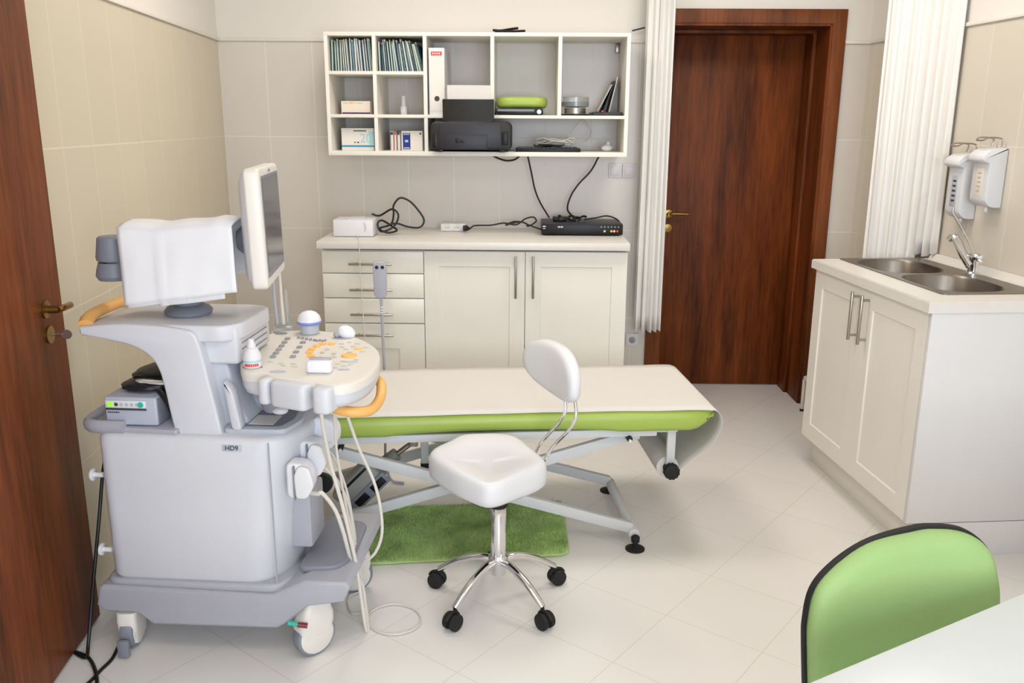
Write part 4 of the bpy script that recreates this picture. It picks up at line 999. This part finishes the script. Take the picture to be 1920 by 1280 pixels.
# body: loft, flaring to the front at the top
def body_ring(x0, x1, xm, y0, y1, z, r=.045):
    return [(p_.x, p_.y, z) for p_ in fillet([(x0, y0), (x1, y0), (xm, y0+.13), (xm, y1-.13), (x1, y1), (x0, y1)], [r, .08, .09, .09, .08, r], 6)]
bm = BM(); loft(bm, [body_ring(-.575, -.11, -.055, .020, WD-.020, .236), body_ring(-.583, -.10, -.045, .004, WD-.004, .26), body_ring(-.583, -.085, -.03, .002, WD-.002, .45), body_ring(-.583, -.06, -.005, .002, WD-.002, .60), body_ring(-.583, -.045, .012, .002, WD-.002, .69), body_ring(-.580, -.048, .008, .006, WD-.006, .700), body_ring(-.572, -.058, .0, .016, WD-.016, .707)])
bd_ = obj('body', bm, 'plast', us, ang=50)
bm = BM(); prism(bm, [(p_.x, p_.y) for p_ in fillet([(-.130, .0), (-.060, .0), (-.060, .04)], [0, .02, 0], 3)][:0] or [(-.072, -.0008), (-.069, -.0008), (-.069, .004), (-.072, .004)], .25, .695, 'z'); obj('body_seam', bm, 'pgrey', bd_, False)
bm = BM(); c_ = my(434, 841, -.002); box(bm, c_.x-.028, c_.x+.028, -.0008, .0025, c_.z-.008, c_.z+.010, .0005); bg = obj('badge', bm, 'pblue', bd_)
bm = text_bm('HD9', .020, rotm((c_.x, -.0018, c_.z+.001), 0, PI/2), .0008); obj('badge_lettering', bm, 'ink', bg, False)
bm = BM(); z = .42; 
bm = BM(); box(bm, -.06, .012, .10, .24, .32, .50, .01); obj('lower_front_panel', bm, 'pgrey', us)
# back pegs
for u, v in ((172, 889), (192, 1029)):
    p_ = my(u, v, .03); bm = BM(); cyl(bm, (-.584, .03, p_.z), (-.612, .03, p_.z), .008, seg=12); cyl(bm, (-.612, .03, p_.z), (-.620, .03, p_.z), .019, seg=20, bev=.002); obj('cord_peg', bm, 'white', us)
# top tray (left) with lip, under the recorder
bm = BM(); tray = fillet([(-.615, .03), (-.34, .012), (-.34, .43), (-.56, .43), (-.630, .36), (-.645, .10)], [.05, .01, .01, .05, .05, .05], 5)
prism(bm, tray, .705, .722, 'z', .004, 2); tr = obj('top_tray', bm, 'pgrey', us)
bm = BM(); lip = [Vector((a, b, .722)) for a, b in [(-.50, .022), (-.605, .032), (-.632, .10), (-.622, .35), (-.56, .42)]]
tube(bm, lip, .013, 10, 8, flat=1.6); obj('tray_lip', bm, 'pgrey', tr)
# front bin on top of the body
bm = BM(); prism(bm, fillet([(-.215, .035), (-.035, .045), (-.01, .14), (-.03, .27), (-.215, .27)], .02, 4), .705, .722, 'z', .005, 2); bn = obj('front_bin', bm, 'pblue', us)
bm = BM(); prism(bm, fillet([(-.195, .06), (-.055, .068), (-.035, .14), (-.05, .25), (-.195, .25)], .015, 4), .7205, .7228, 'z'); obj('bin_recess', bm, 'pdark', bn)
bm = BM(); box(bm, -.155, -.08, .08, .16, .7226, .7240); obj('paper_note', bm, 'paper', bn, False)
# column with cantilevered rear handle
cpx = [(145, 613), (148, 628), (190, 636), (235, 645), (262, 655), (285, 672), (299, 697), (308, 730), (317, 770), (329, 817), (417, 822), (408, 780), (396, 735), (380, 672), (372, 645), (362, 622), (300, 612), (220, 607)]
cpt = [(my(u, v, .03).x, my(u, v, .03).z) for u, v in cpx]
bm = BM(); prism(bm, fillet(cpt, [.006, .006, .02, .02, .03, .03, .03, .03, 0, 0, 0, .02, .02, .03, .02, .02, .04, .04], 3), .03, .36, 'y', .008, 4)
clm = obj('column', bm, 'plast', us, ang=40)
# upper front box with slots
bm = BM(); sb = [my(372, 655, .10), my(445, 600, .10)]
bx0 = -.275; box(bm, -.30, -.165, .07, .34, .905, 1.018, .012, 3); ub = obj('upper_housing', bm, 'plast', us)
for k in range(4):
    bm = BM(); box(bm, -.168, -.1635, .10, .31, .925+.018*k, .929+.018*k, .0008); obj('slot', bm, 'pdark', ub)
for y in (.15, .19):
    bm = BM(); box(bm, -.167, -.1628, y, y+.022, 1.000, 1.006, .0008); obj('port', bm, 'black', ub)
bm = BM(); prism(bm, fillet([(-.250, .715), (-.150, .72), (-.185, .80), (-.205, .91), (-.28, .91)], .02, 4), .08, .33, 'y', .01, 3); obj('neck_cover', bm, 'pblue', us)
# top deck
bm = BM(); prism(bm, fillet([(-.47, .05), (-.20, .045), (-.155, .09), (-.155, .33), (-.21, .355), (-.47, .35)], .03, 4), .975, 1.024, 'z', .008, 3); obj('top_deck', bm, 'plast', us)
# rear orange handle
hpts = [mz(162, 600, 1.03), mz(185, 592, 1.045), mz(215, 578, 1.055), mz(240, 570, 1.055), mz(262, 572, 1.045), mz(300, 578, 1.03)]
hpts = [(-.600, .055, 1.018), (-.612, .10, 1.030), (-.622, .19, 1.034), (-.618, .30, 1.034), (-.585, .365, 1.030), (-.53, .37, 1.022)]
bm = BM(); tube(bm, hpts, .021, 14, 8, flat=.75); obj('rear_handle', bm, 'orange', us)
bm = BM(); tube(bm, [(-.545, .368, 1.022), (-.50, .365, 1.018), (-.44, .35, 1.016)], .018, 12, 6, flat=.75); obj('handle_mount', bm, 'pdark', us)
# swivel base, neck, monitor arm
bm = BM(); lathe(bm, (-.36, .20, 1.026), [(.001, 0), (.066, 0), (.070, .010), (.062, .020), (.045, .028), (.001, .030)], 32); obj('swivel_base', bm, 'pdark', us)
bm = BM(); cyl(bm, (-.36, .20, 1.05), (-.36, .20, 1.16), .04, seg=24, bev=.004); ar = obj('neck', bm, 'pdark', us)
bm = BM(); box(bm, -.45, -.23, .15, .23, 1.13, 1.255, .02, 3); obj('arm_housing', bm, 'pdark', us)
kx_ = my(211, 470, .2)
bm = BM(); lathe(bm, (kx_.x, .2, my(211, 523, .2).z), [(.001, 0), (.046, .0), (.053, .012), (.050, .030), (.043, .052), (.001, .053)], 30); kn = obj('arm_joint', bm, 'pdark', us)
bm = BM(); lathe(bm, (kx_.x, .2, my(211, 523, .2).z+.058), [(.001, 0), (.046, 0), (.048, .010), (.040, .066), (.035, .071), (.001, .072)], 30); obj('joint_cap', bm, 'pdark', kn)
bm = BM(); box(bm, kx_.x-.01, -.44, .17, .23, 1.16, 1.25, .01); obj('joint_link', bm, 'pdark', us)
# monitor (turned a little off the machine axis so that it faces +x)
mc = Vector((-.4935, 2.625, 1.2925)); ml = mloc(mc); mr = math.atan2(.35, -.013)-PI/2-MT        # local rotation
MM = Matrix.Translation(ml) @ Matrix.Rotation(mr, 4, 'Z') @ Matrix.Rotation(math.radians(-1.2), 4, 'Y')
mhw, mhh = .178, .1675
def mprism(pts, a0, a1, b, s=3):
    bb = BM(); prism(bb, pts, a0, a1, 'x', b, s, MM); return bb
rec = lambda a, b, r: fillet([(-a, -b), (a, -b), (a, b), (-a, b)], r, 5)
mn = obj('monitor', mprism(rec(mhw, mhh, .022), -.045, 0, .010), 'plastw', us)
bm = BM(); loft(bm, [[tuple(MM @ Vector((x, y_*k_, z_*k_))) for y_, z_ in rec(mhw, mhh, .03)] for x, k_ in ((-.040, .985), (-.052, .93), (-.064, .80), (-.070, .6))]); obj('monitor_back', bm, 'plast', mn, ang=60)
obj('bezel', mprism([(a, b+.004) for a, b in rec(mhw-.022, mhh-.026, .006)], -.001, .0018, .0005, 1), 'pdark', mn)
obj('screen', mprism([(a, b+.008) for a, b in rec(mhw-.030, mhh-.038, .004)], .0016, .0024, .0002, 1), 'screen', mn)
bm = BM(); box(bm, .0015, .0025, -.008, .008, mhh-.017, mhh-.009, mtx=MM); obj('monitor_mark', bm, 'pdark', mn, False)
bm = BM(); a_ = mloc(aty(457, 448, 2.62)); lathe(bm, MM @ Vector((-.068, -.01, -.045)), [(.001, .0), (.052, 0), (.050, .010), (.028, .035), (.001, .04)], 28, tuple((MM.to_3x3() @ Vector((-1, 0, 0))))); obj('monitor_mount', bm, 'pdark', us)
# control console (outline in machine frame at z=.9)
ZK = .90
co_px = [(449, 668), (452, 690), (462, 697), (497, 700), (515, 706), (570, 714), (590, 716), (600, 718), (634, 722), (665, 716), (695, 700), (710, 680), (711, 658), (690, 640), (655, 627), (600, 618), (540, 618), (505, 624), (470, 636), (455, 650)]
cl = [mz(u, v, ZK) for u, v in co_px]; cl = catmull([Vector((p_.x, p_.y, 0)) for p_ in cl], 4, True); cc = sum(cl, Vector())/len(cl)
def ring_c(k_, z): return [(cc.x+(p_.x-cc.x)*k_, cc.y+(p_.y-cc.y)*k_, z) for p_ in cl]
bm = BM(); loft(bm, [ring_c(.975, ZK-.002), ring_c(.99, ZK-.004), ring_c(1.0, ZK-.012), ring_c(1.0, ZK-.028)]); loft(bm, [ring_c(.94, ZK), ring_c(.975, ZK-.002)], cap=True)
con = obj('console', bm, 'plastw', us, ang=45)
bm = BM(); loft(bm, [ring_c(.992, ZK-.0285), ring_c(.985, ZK-.05), ring_c(.95, ZK-.066), ring_c(.86, ZK-.075)]); obj('console_tray', bm, 'plast', us, ang=45)
# front probe holders hanging on the near edge
def holder_box(u0, v0, u1, v1, label=None):
    a = mz(u0, v0, ZK-.004); b = mz(u1, v1, ZK-.004); d = (b-a); L = d.length; ang = math.atan2(d.y, d.x)
    bb = BM(); prism(bb, fillet([(0, 0), (L, 0), (L, -.055), (0, -.055)], [0, 0, .02, .02], 4), -.072, .0, 'z', .010, 3, Matrix.Translation((a.x, a.y, ZK-.004)) @ Matrix.Rotation(ang, 4, 'Z')); return bb
# holders: left block, right block, with slits between
for (u0, v0, u1, v1) in ((500, 702, 520, 704), (526, 706, 592, 716), (599, 718, 632, 721)):
    obj('probe_holder', holder_box(u0, v0, u1, v1), 'plast', us)
bm = BM(); a = mz(470, 720, ZK-.06); lathe(bm, (mz(472, 738, .86).x+.01, mz(455, 690, ZK).y+.02, ZK-.135), [(.001, 0), (.022, .002), (.030, .012), (.034, .03), (.036, .068), (.001, .07)], 26); obj('cup_holder', bm, 'pdark', us)
def disc(u, v, r, m_, nm, z=ZK, rx=1., h=.001, par=None):
    p_ = mz(u, v, z); bb = BM(); bb2 = bmesh.new(); bmesh.ops.create_cone(bb2, cap_ends=True, segments=22, radius1=r, radius2=r, depth=h)
    merge(bb, bb2, Matrix.Translation((p_.x, p_.y, z+h/2+.0002)) @ Matrix.Diagonal((1, rx, 1, 1))); return obj(nm, bb, m_, par or con)
disc(527, 625, .021, 'pdark', 'cup_hole', rx=.8); disc(521, 697, .024, 'pblue', 'cup_hole', rx=.55); disc(645, 693, .018, 'pblue', 'cup_hole', rx=.5); disc(474, 688, .029, 'pdark', 'cup_hole', rx=.55); disc(641, 634, .032, 'pblue', 'cup_hole', rx=.6)
# keys
def key(u, v, m_, sx=.009, sy=.006, h=.004, nm='key'):
    p_ = mz(u, v, ZK); bb = BM(); box(bb, p_.x-sx, p_.x+sx, p_.y-sy, p_.y+sy, ZK-.001, ZK+h, .0015, 2); return obj(nm, bb, m_, con)
for (u0, v0, u1, v1, n_) in ((512, 670, 539, 636, 6), (549, 670, 568, 643, 4)):
    for k in range(n_):
        f = k/(n_-1); key(u0+(u1-u0)*f, v0+(v1-v0)*f, 'keyg', .0075, .0085, .006)
for k in range(5): key(560+7.5*k, 634+1.2*k, 'keyg', .0042, .0055, .006)
for k in range(4): key(595+5*k, 640-1*(k % 2), 'keyg', .003, .004, .006)
for u, v in ((605, 646), (594, 650), (585, 656), (580, 662), (583, 669), (593, 674), (604, 677), (622, 646)): key(u, v, 'keyo', .0105, .0065, .007)
disc(655, 668, .023, 'keyo', 'trackball', rx=.8, h=.006); 
key(672, 655, 'keyo', .014, .006)
for u, v in ((604, 662), (613, 656), (600, 671), (626, 664), (627, 670), (617, 672)): key(u, v, 'keyl', .006, .005)
for u, v in ((640, 645), (655, 642), (670, 645), (662, 650), (648, 655), (655, 661), (643, 678), (655, 679), (668, 675), (680, 660), (686, 652), (634, 683), (645, 687), (658, 684), (629, 690), (506, 679), (527, 682), (531, 686), (550, 683), (553, 688), (641, 651)): key(u, v, 'keyl', .0075, .004, .0025)
bm = BM(); a = mz(657, 679, ZK); box(bm, a.x-.022, a.x+.022, a.y-.003, a.y+.003, ZK-.001, ZK+.003, .001); obj('rest_bar', bm, 'pblue', con)
# front orange handle
hc = [aty(622, 762, 2.36), aty(640, 769, 2.34), aty(668, 772, 2.34), aty(695, 768, 2.38), aty(712, 748, 2.46), aty(715, 722, 2.52), aty(708, 712, 2.58)]
bm = BM(); tube(bm, [mloc(p_) for p_ in hc], .015, 14, 8); obj('front_handle', bm, 'orange', us)
# arm under the console
bm = BM(); tube(bm, [(-.20, .23, .74), (-.10, .23, .80), (.0, .22, .835)], .05, 16, 6, flat=.8); obj('console_arm', bm, 'pblue', us)
bm = BM(); prism(bm, fillet([(-.185, .72), (-.155, .72), (-.175, .84), (-.203, .87)], .015, 4), .03, .07, 'y', .006, 2); obj('console_lever', bm, 'plast', us)
bm = BM(); q1 = mz(548, 762, .80); ellip(bm, (-.05, .06, .775), .024, .018, .012); obj('release_knob', bm, 'plast', us)
# casters
def caster(x, y, ang, top=.20, R0=.066, hood=False):
    bb = BM(); c_ = Vector((x, y, R0)); d = Vector((math.cos(ang), math.sin(ang), 0)); s_ = Vector((-d.y, d.x, 0))
    cyl(bb, c_-s_*.020, c_+s_*.020, R0, seg=36, bev=.009); wh = obj('caster_wheel', bb, 'pdark', us)
    for q in (-1, 1):
        bb = BM(); lathe(bb, c_+s_*(.019*q), [(.001, .006), (.048, .006), (.056, .002), (.057, 0), (.001, 0)], 32, tuple(s_*q)); obj('wheel_cover', bb, 'plastw', wh)
    bb = BM(); t0 = .03 if hood else R0*1.05
    rg = []
    for z, a, b_, o_ in ((t0, .052, .026, .0), (R0*1.6, .060, .030, .0), (R0*2.0, .056, .031, .004), (top-.025, .040, .028, .008), (top, .034, .026, .01)):
        rg.append([tuple(Vector((x, y, z))+d*(p_[0]+o_)+s_*p_[1]) for p_ in fillet([(-a, -b_), (a, -b_), (a, b_), (-a, b_)], .02, 4)])
    loft(bb, rg); obj('caster_fork', bb, 'plastw', wh, ang=50); return wh
c1 = caster(.020, .040, math.radians(48)); caster(.05, .41, .3)
c3 = caster(-.555, .045, math.radians(98), .16, .066, True); caster(-.555, .41, .3, .16)
bm = BM(); a = my(560, 1160, .0); tube(bm, [(a.x-.022, -.03, a.z+.004), (a.x+.008, -.028, a.z)], .007, 8, smooth=False); obj('brake_pedal', bm, 'tealp', c1)
bm = BM(); tube(bm, [(a.x+.006, -.03, a.z), (a.x+.034, -.024, a.z-.006)], .008, 8, smooth=False); obj('brake_pedal', bm, 'redd', c1)
bm = BM(); box(bm, -.562, -.528, -.046, -.030, .008, .062, .004); obj('brake_block', bm, 'pdark', c3)

# towel over the monitor arm
TL, TR, BR_, BL_ = my(219, 424, .10), my(433, 421, .10), my(443, 548, .07), my(233, 573, .07)
def towel(dz, inset, drop, name, par, y_off=0., frac=(0., 1.)):
    NXt, NZ = 26, 34; rings = []
    for j in range(NZ+1):
        g = j/NZ; row = []
        for i in range(NXt+1):
            f = frac[0]+(frac[1]-frac[0])*i/NXt
            top = TL.lerp(TR, f); bot = BL_.lerp(BR_, f)
            topz = top.z-.009*math.exp(-((f-.33)/.13)**2)+.006*math.exp(-((f-.86)/.08)**2)
            if g < .45: h = 1-g/.45; X = top.lerp(bot, h); y = top.y+(bot.y-top.y)*h; z = topz+(bot.z+dz-topz)*h
            elif g < .55: a = (g-.45)/.10; y = top.y+.16*a; z = topz+.012*math.sin(a*PI); X = top
            else: h = (g-.55)/.45; y = top.y+.16+.01*h; z = topz-drop*h; X = top.lerp(bot, h*.7)
            nrm = .003*noise.noise(Vector((f*5, g*4, y_off*40)))+.004*math.exp(-((f-.34-.05*g)/.016)**2)+.002*math.sin(f*5+g*3)
            row.append((X.x, y-nrm*(1 if g < .5 else -1)-y_off, z+.0015*noise.noise(Vector((f*4, g*2, 9)))))
        rings.append(row)
    bb = BM(); loft(bb, rings, cap=False, closed=False); o = obj(name, bb, 'cloth', par, ang=80)
    s_ = o.modifiers.new('thick', 'SOLIDIFY'); s_.thickness = .006; s_.offset = -1; return o
tw = thing('towel', 'folded white towel draped over the arm of the ultrasound machine', 'towel', MO, MT)
towel(0, 0, .17, 'towel_cloth', tw); towel(-.016, 0, .15, 'towel_fold', tw, -.010, (.30, .88)); towel(-.008, 0, .16, 'towel_fold', tw, -.005, (.02, .55))

# medical printer/recorder unit on the tray with cables on it
rp = [mz(200, 798, .722), mz(302, 797, .722)]
t = thing('video_printer', 'small grey thermal printer with green display on the rear tray of the scanner', 'printer', MO + ME*rp[0].x + MN*rp[0].y + Vector((0, 0, .7225)), MT)
VW = rp[1].x-rp[0].x; VH = .088
bm = BM(); box(bm, 0, VW, 0, .24, .003, VH, .006, 3); bdv = obj('printer_body', bm, 'mdl', t)
bm = BM(); box(bm, VW-.004, VW+.0012, .006, .238, .006, VH-.004, .001); obj('side_panel', bm, 'pdark', bdv)
bm = BM(); box(bm, .004, VW-.03, -.0025, .001, .056, VH-.010, .002); fp = obj('front_strip', bm, 'white', t)
bm = BM(); box(bm, .012, .026, -.0035, -.002, .060, .074); obj('display', bm, 'led', fp, False)
bm = BM(); box(bm, .004, VW-.03, -.003, 0, .050, .055); obj('slot', bm, 'ink', fp, False)
for k in range(5):
    bm = BM(); lathe(bm, (.037+.0155*k, -.0023, .067), [(.0055, 0), (.0055, .0015), (.001, .0016)], 16, (0, -1, 0)); obj('button', bm, 'ink' if k == 0 else 'pblue', fp)
bm = BM(); lathe(bm, (VW-.045, -.0023, .067), [(.0085, 0), (.0085, .002), (.001, .0022)], 18, (0, -1, 0)); obj('power_button', bm, 'tealp', fp)
bm = BM()
for k in range(6): box(bm, .008+.006*k, .0125+.006*k, -.0008, .001, .040, .044)
obj('lettering', bm, 'ink', t, False)
# black bag of cables on it
vo_ = MO + ME*(rp[0].x+.02) + MN*(rp[0].y+.03) + Vector((0, 0, .7225+VH+.0015))
t = thing('cable_pouch', 'black cable pouch with grey lining lying on the small grey printer', 'pouch', vo_, MT)
def lump(x0, x1, y0, y1, z0, z1, seed, m_, nm, par):
    bb = BM(); t2 = bmesh.new(); bmesh.ops.create_icosphere(t2, subdivisions=4, radius=1)
    for v in t2.verts:
        n_ = 1+.16*noise.noise(v.co*2.1+Vector((seed, 0, 0)))+.06*noise.noise(v.co*6+Vector((seed, 3, 0)))
        c_ = v.co*n_; z_ = max(c_.z, -.75)
        c_ = Vector((math.copysign(abs(c_.x)**.7, c_.x), math.copysign(abs(c_.y)**.7, c_.y), z_))
        v.co = Vector(((x0+x1)/2+c_.x*(x1-x0)/2, (y0+y1)/2+c_.y*(y1-y0)/2, z0+(c_.z+.75)/1.75*(z1-z0)))
    merge(bb, t2); return obj(nm, bb, m_, par, ang=60)
lump(0, .15, 0, .17, 0, .030, 1, 'printer', 'lower_flap', t); lump(.035, .19, .01, .17, .022, .046, 5, 'box', 'lining', t); lump(.03, .20, .0, .18, .038, .060, 9, 'black', 'upper_flap', t)
bm = BM(); tube(bm, [(.135, -.0, .014), (.155, -.004, -.01), (.168, .0, -.045), (.172, .01, -.075)], .011, 10); obj('strap', bm, 'black', t)

# gel bottle in the console cup
gp = MO + ME*mz(474, 688, ZK).x + MN*mz(474, 688, ZK).y + Vector((0, 0, ZK-.0))
t = thing('gel_bottle', 'white gel bottle with pink lettering in the left cup of the control console', 'bottle', gp+Vector((0, 0, .0015)))
bm = BM(); lathe(bm, (0, 0, 0), [(.001, 0), (.024, 0), (.026, .004), (.026, .034), (.021, .045), (.019, .05), (.019, .056), (.001, .057)], 28); gb = obj('bottle_body', bm, 'white', t)
bm = BM(); lathe(bm, (0, 0, .056), [(.012, 0), (.012, .010), (.009, .014), (.008, .026), (.001, .027)], 20); obj('cap', bm, 'white', t)
bm = BM()
for k in range(7):
    a = math.radians(-125+k*13); d = Vector((math.cos(a), math.sin(a), 0)); s_ = Vector((-d.y, d.x, 0))
    box(bm, -.0022, .0022, -.0006, .0006, -.004, .004, mtx=Matrix.Translation(d*.0263+Vector((0, 0, .010))) @ Matrix.Rotation(a+PI/2, 4, 'Z'))
obj('pink_lettering', bm, 'red', gb, False)
bm = BM(); lathe(bm, (0, 0, .0175), [(.0263, 0), (.0263, .005), (.0258, .005)], 28); obj('blue_band', bm, 'pcyan', gb)
# probes ----------------------------------------------------------------
def wl(u, v, y): return aty(u, v, y)
def cable_pts(L): return [aty(u, v, y) for u, v, y in L]
def probe(label, head, hm, hl, hparts, cab, con_c, con_r):
    t = thing('ultrasound_probe', label, 'ultrasound probe', head)
    hparts(t)
    bb = BM(); tube(bb, [p_-Vector(head) for p_ in cab], con_r, 10, 8); obj('probe_cable', bb, 'probec', t)
    if con_c is not None:
        cx, cy, cz = con_c
        mtx_ = Matrix.Translation(-Vector(head)) @ Matrix.Translation(MO) @ Matrix.Rotation(MT, 4, 'Z') @ Matrix.Translation((cx, cy, cz))
        bb = BM(); prism(bb, fillet([(0, -.055), (.04, -.058), (.075, -.03), (.078, .015), (.055, .052), (.0, .055)], .02, 5), 0, .062, 'y', .010, 3, mtx_); ho = obj('connector', bb, 'probe', t, ang=45)
        bb = BM(); prism(bb, fillet([(.030, -.050), (.062, -.050), (.085, -.01), (.072, .045), (.040, .052), (.026, .02)], .012, 4), -.012, .004, 'y', .005, 3, mtx_); obj('lock_lever', bb, 'white', ho)
        bb = BM(); prism(bb, fillet([(.025, -.050), (.029, -.054), (.029, .05), (.025, .05)], .001, 1), -.0135, -.002, 'y', .0005, 1, mtx_); obj('lever_seam', bb, 'pdark', ho)
    return t
# 1: flat head hanging in the front holder
h1 = MO + ME*mz(600, 698, ZK).x + MN*mz(600, 698, ZK).y + Vector((0, 0, ZK))
def hp1(t):
    bb = BM(); box(bb, -.035, .035, -.018, .018, .001, .036, .008, 3, Matrix.Rotation(-.12, 4, 'Z')); obj('probe_head', bb, 'probe', t)
    bb = BM(); box(bb, -.030, .030, .0, .0195, .034, .040, .002, 2, Matrix.Rotation(-.12, 4, 'Z')); obj('probe_lens', bb, 'pgrey', t)
probe('flat-headed white probe in the near slot of the console with thick straight cable', h1, None, None, hp1,
      cable_pts([(598, 722, 2.33), (600, 750, 2.33), (606, 800, 2.35), (620, 870, 2.40), (640, 940, 2.43), (655, 1000, 2.45), (668, 1060, 2.47), (677, 1120, 2.48), (684, 1168, 2.49), (687, 1182, 2.50)]), None, .0058)
# 2: domed head with blue band
h2 = MO + ME*mz(581, 624, ZK).x + MN*mz(581, 624, ZK).y + Vector((0, 0, ZK))
def hp2(t):
    bb = BM(); lathe(bb, (0, 0, .001), [(.001, 0), (.031, 0), (.031, .026), (.030, .030), (.001, .031)], 30); obj('probe_neck', bb, 'pblue', t)
    bb = BM(); lathe(bb, (0, 0, .030), [(.001, .003), (.038, .003), (.041, .007), (.040, .012), (.001, .013)], 32); obj('blue_ring', bb, 'blue', t)
    bb = BM(); lathe(bb, (0, 0, .041), [(.039, 0), (.038, .008), (.033, .020), (.022, .030), (.010, .034), (.001, .035)], 32); obj('probe_head', bb, 'probe', t)
M['blue'] = M['blue']
tcon = (-.022, .03, .585)
def mw_(x, y, z): return MO+ME*x+MN*y+Vector((0, 0, z))
probe('domed white probe with blue ring standing at the back of the console', h2, None, None, hp2,
      [mw_(.03, .05, .525), mw_(.055, .04, .527)]+cable_pts([(605, 925, 2.40), (628, 955, 2.42), (643, 995, 2.44), (655, 1040, 2.47), (667, 1075, 2.50), (680, 1100, 2.52), (686, 1150, 2.52), (690, 1180, 2.52)]), (-.030, .015, .575), .0062)
# 3: white rounded probe at the far right of the console
h3 = MO + ME*mz(646, 632, ZK).x + MN*mz(646, 632, ZK).y + Vector((0, 0, ZK))
def hp3(t):
    bb = BM(); ellip(bb, (0, 0, .018), .030, .024, .022, mtx=Matrix.Rotation(.4, 4, 'Y')); obj('probe_head', bb, 'probe', t)
    bb = BM(); ellip(bb, (-.024, -.002, .010), .012, .012, .010); obj('probe_grip', bb, 'pgrey', t)
probe('round white probe lying in the far right cup of the console', h3, None, None, hp3,
      [mw_(.03, .14, .60), mw_(.06, .13, .605)]+cable_pts([(600, 868, 2.5), (632, 900, 2.52), (655, 950, 2.55), (662, 1000, 2.56), (672, 1060, 2.56), (683, 1120, 2.56), (690, 1160, 2.55)]), (-.015, .10, .61), .005)
# third connector, no head in view
bb = BM(); mtx_ = Matrix.Translation(MO) @ Matrix.Rotation(MT, 4, 'Z') @ Matrix.Translation((.0, .19, .655))
prism(bb, fillet([(0, -.055), (.04, -.058), (.075, -.03), (.078, .015), (.055, .052), (.0, .055)], .02, 5), 0, .06, 'y', .010, 3, mtx_)
tag(obj('probe_plug', bb, 'probe', None, ang=45), 'farthest white connector plugged into the front of the scanner', 'plug')
def cab(name, pts, r, m_, label, cat='cable', n=8, closed=False):
    bb = BM(); tube(bb, pts, r, 8, n, closed); return tag(obj(name, bb, m_), label, cat)
cab('hanging_cable', cable_pts([(626, 765, 2.45), (628, 800, 2.48), (632, 850, 2.50), (645, 930, 2.52), (660, 1000, 2.53), (668, 1050, 2.53), (676, 1105, 2.54)]), .004, 'probec', 'beige cable hanging straight from under the console to the floor')
cab('hanging_cable', cable_pts([(648, 765, 2.5), (655, 790, 2.5), (675, 845, 2.52), (700, 900, 2.53), (713, 950, 2.53), (716, 1000, 2.53), (704, 1035, 2.53), (686, 1050, 2.54), (672, 1046, 2.55), (664, 1010, 2.55)]), .0048, 'probec', 'beige cable bowing out to the right in front of the green mat')
cab('hanging_cable', cable_pts([(558, 765, 2.62), (566, 785, 2.63), (575, 812, 2.64)]), .004, 'probec', 'short beige cable behind the console running to the rear connector')
cab('hanging_cable', [mw_(.065, .15, .64)]+cable_pts([(600, 835, 2.56), (625, 855, 2.58), (650, 920, 2.58), (665, 1000, 2.58), (672, 1070, 2.58), (683, 1130, 2.58)]), .004, 'probec', 'thin pale cable arching from the middle connector behind the others')
lp = [atz(u, v, .006) for u, v in ((687, 1180), (684, 1165), (700, 1143), (735, 1132), (770, 1138), (788, 1155), (782, 1175), (750, 1188), (715, 1186), (690, 1172))]
cab('floor_cable', lp, .0028, 'probec', 'thin beige cable lying in a wide loop on the floor tiles')
lp = [atz(u, v, .006) for u, v in ((672, 1110), (655, 1118), (653, 1135), (662, 1150), (680, 1146), (686, 1130), (680, 1112), (665, 1090))]
cab('floor_cable', lp, .003, 'probec', 'thin beige cable in a small loop beside the front wheel')
# black ring hanging behind the connectors
rc = aty(604, 905, 2.86); bm = BM(); lathe(bm, rc+Vector((0, -.010, 0)), [(.026, 0), (.036, 0), (.038, .010), (.036, .02), (.026, .02), (.026, 0)], 28, (0, 1, 0))
tag(obj('cable_ring', bm, 'blackm'), 'black cable ring seen between the probe cables and the couch motor', 'ring')
# wands behind console
wp = MO + ME*mz(530, 612, ZK).x + MN*(mz(530, 612, ZK).y+.0)
q0 = aty(530, 610, 2.93)
t = thing('wand_holder', 'clear plastic holder with slim white wands standing at the back of the console', 'holder', (q0.x, 2.93, ZK-.01))
bm = BM(); box(bm, -.028, .032, -.02, .02, 0, .028, .004); obj('holder_block', bm, 'clear', t)
for x, h, m_ in ((-.018, .145, 'pblue'), (.004, .19, 'plastw'), (.022, .12, 'clear')):
    bm = BM(); tube(bm, [(x, 0, .028), (x-.003, 0, .03+h*.5), (x-.004, 0, .028+h)], .004, 8, 4, rr=(.0065, .004)); obj('wand', bm, m_, t)
bm = BM(); box(bm, -.04, .045, -.02, .02, -.03, 0, .003); obj('mounting_arm', bm, 'plast', t)
# power cords at the left
cab('mains_cable', [Vector(p_) for p_ in [mw_(-.63, .20, .66), mw_(-.655, .16, .55), mw_(-.655, .10, .40), mw_(-.665, .06, .25), mw_(-.675, .03, .12), mw_(-.672, -.01, .03), mw_(-.66, -.05, .007)]]+[atz(u, v, .006) for u, v in ((140, 1222), (165, 1232), (178, 1255), (182, 1285), (176, 1330))], .0055, 'cable', 'black mains cable hanging behind the scanner and curling over the floor at the door')
cab('mains_cable', [atz(u, v, .006) for u, v in ((232, 1207), (222, 1212), (210, 1235), (190, 1255), (168, 1278), (140, 1300))], .005, 'cable', 'black mains cable running from under the rear wheel toward the camera')
bpy.context.view_layer.update()
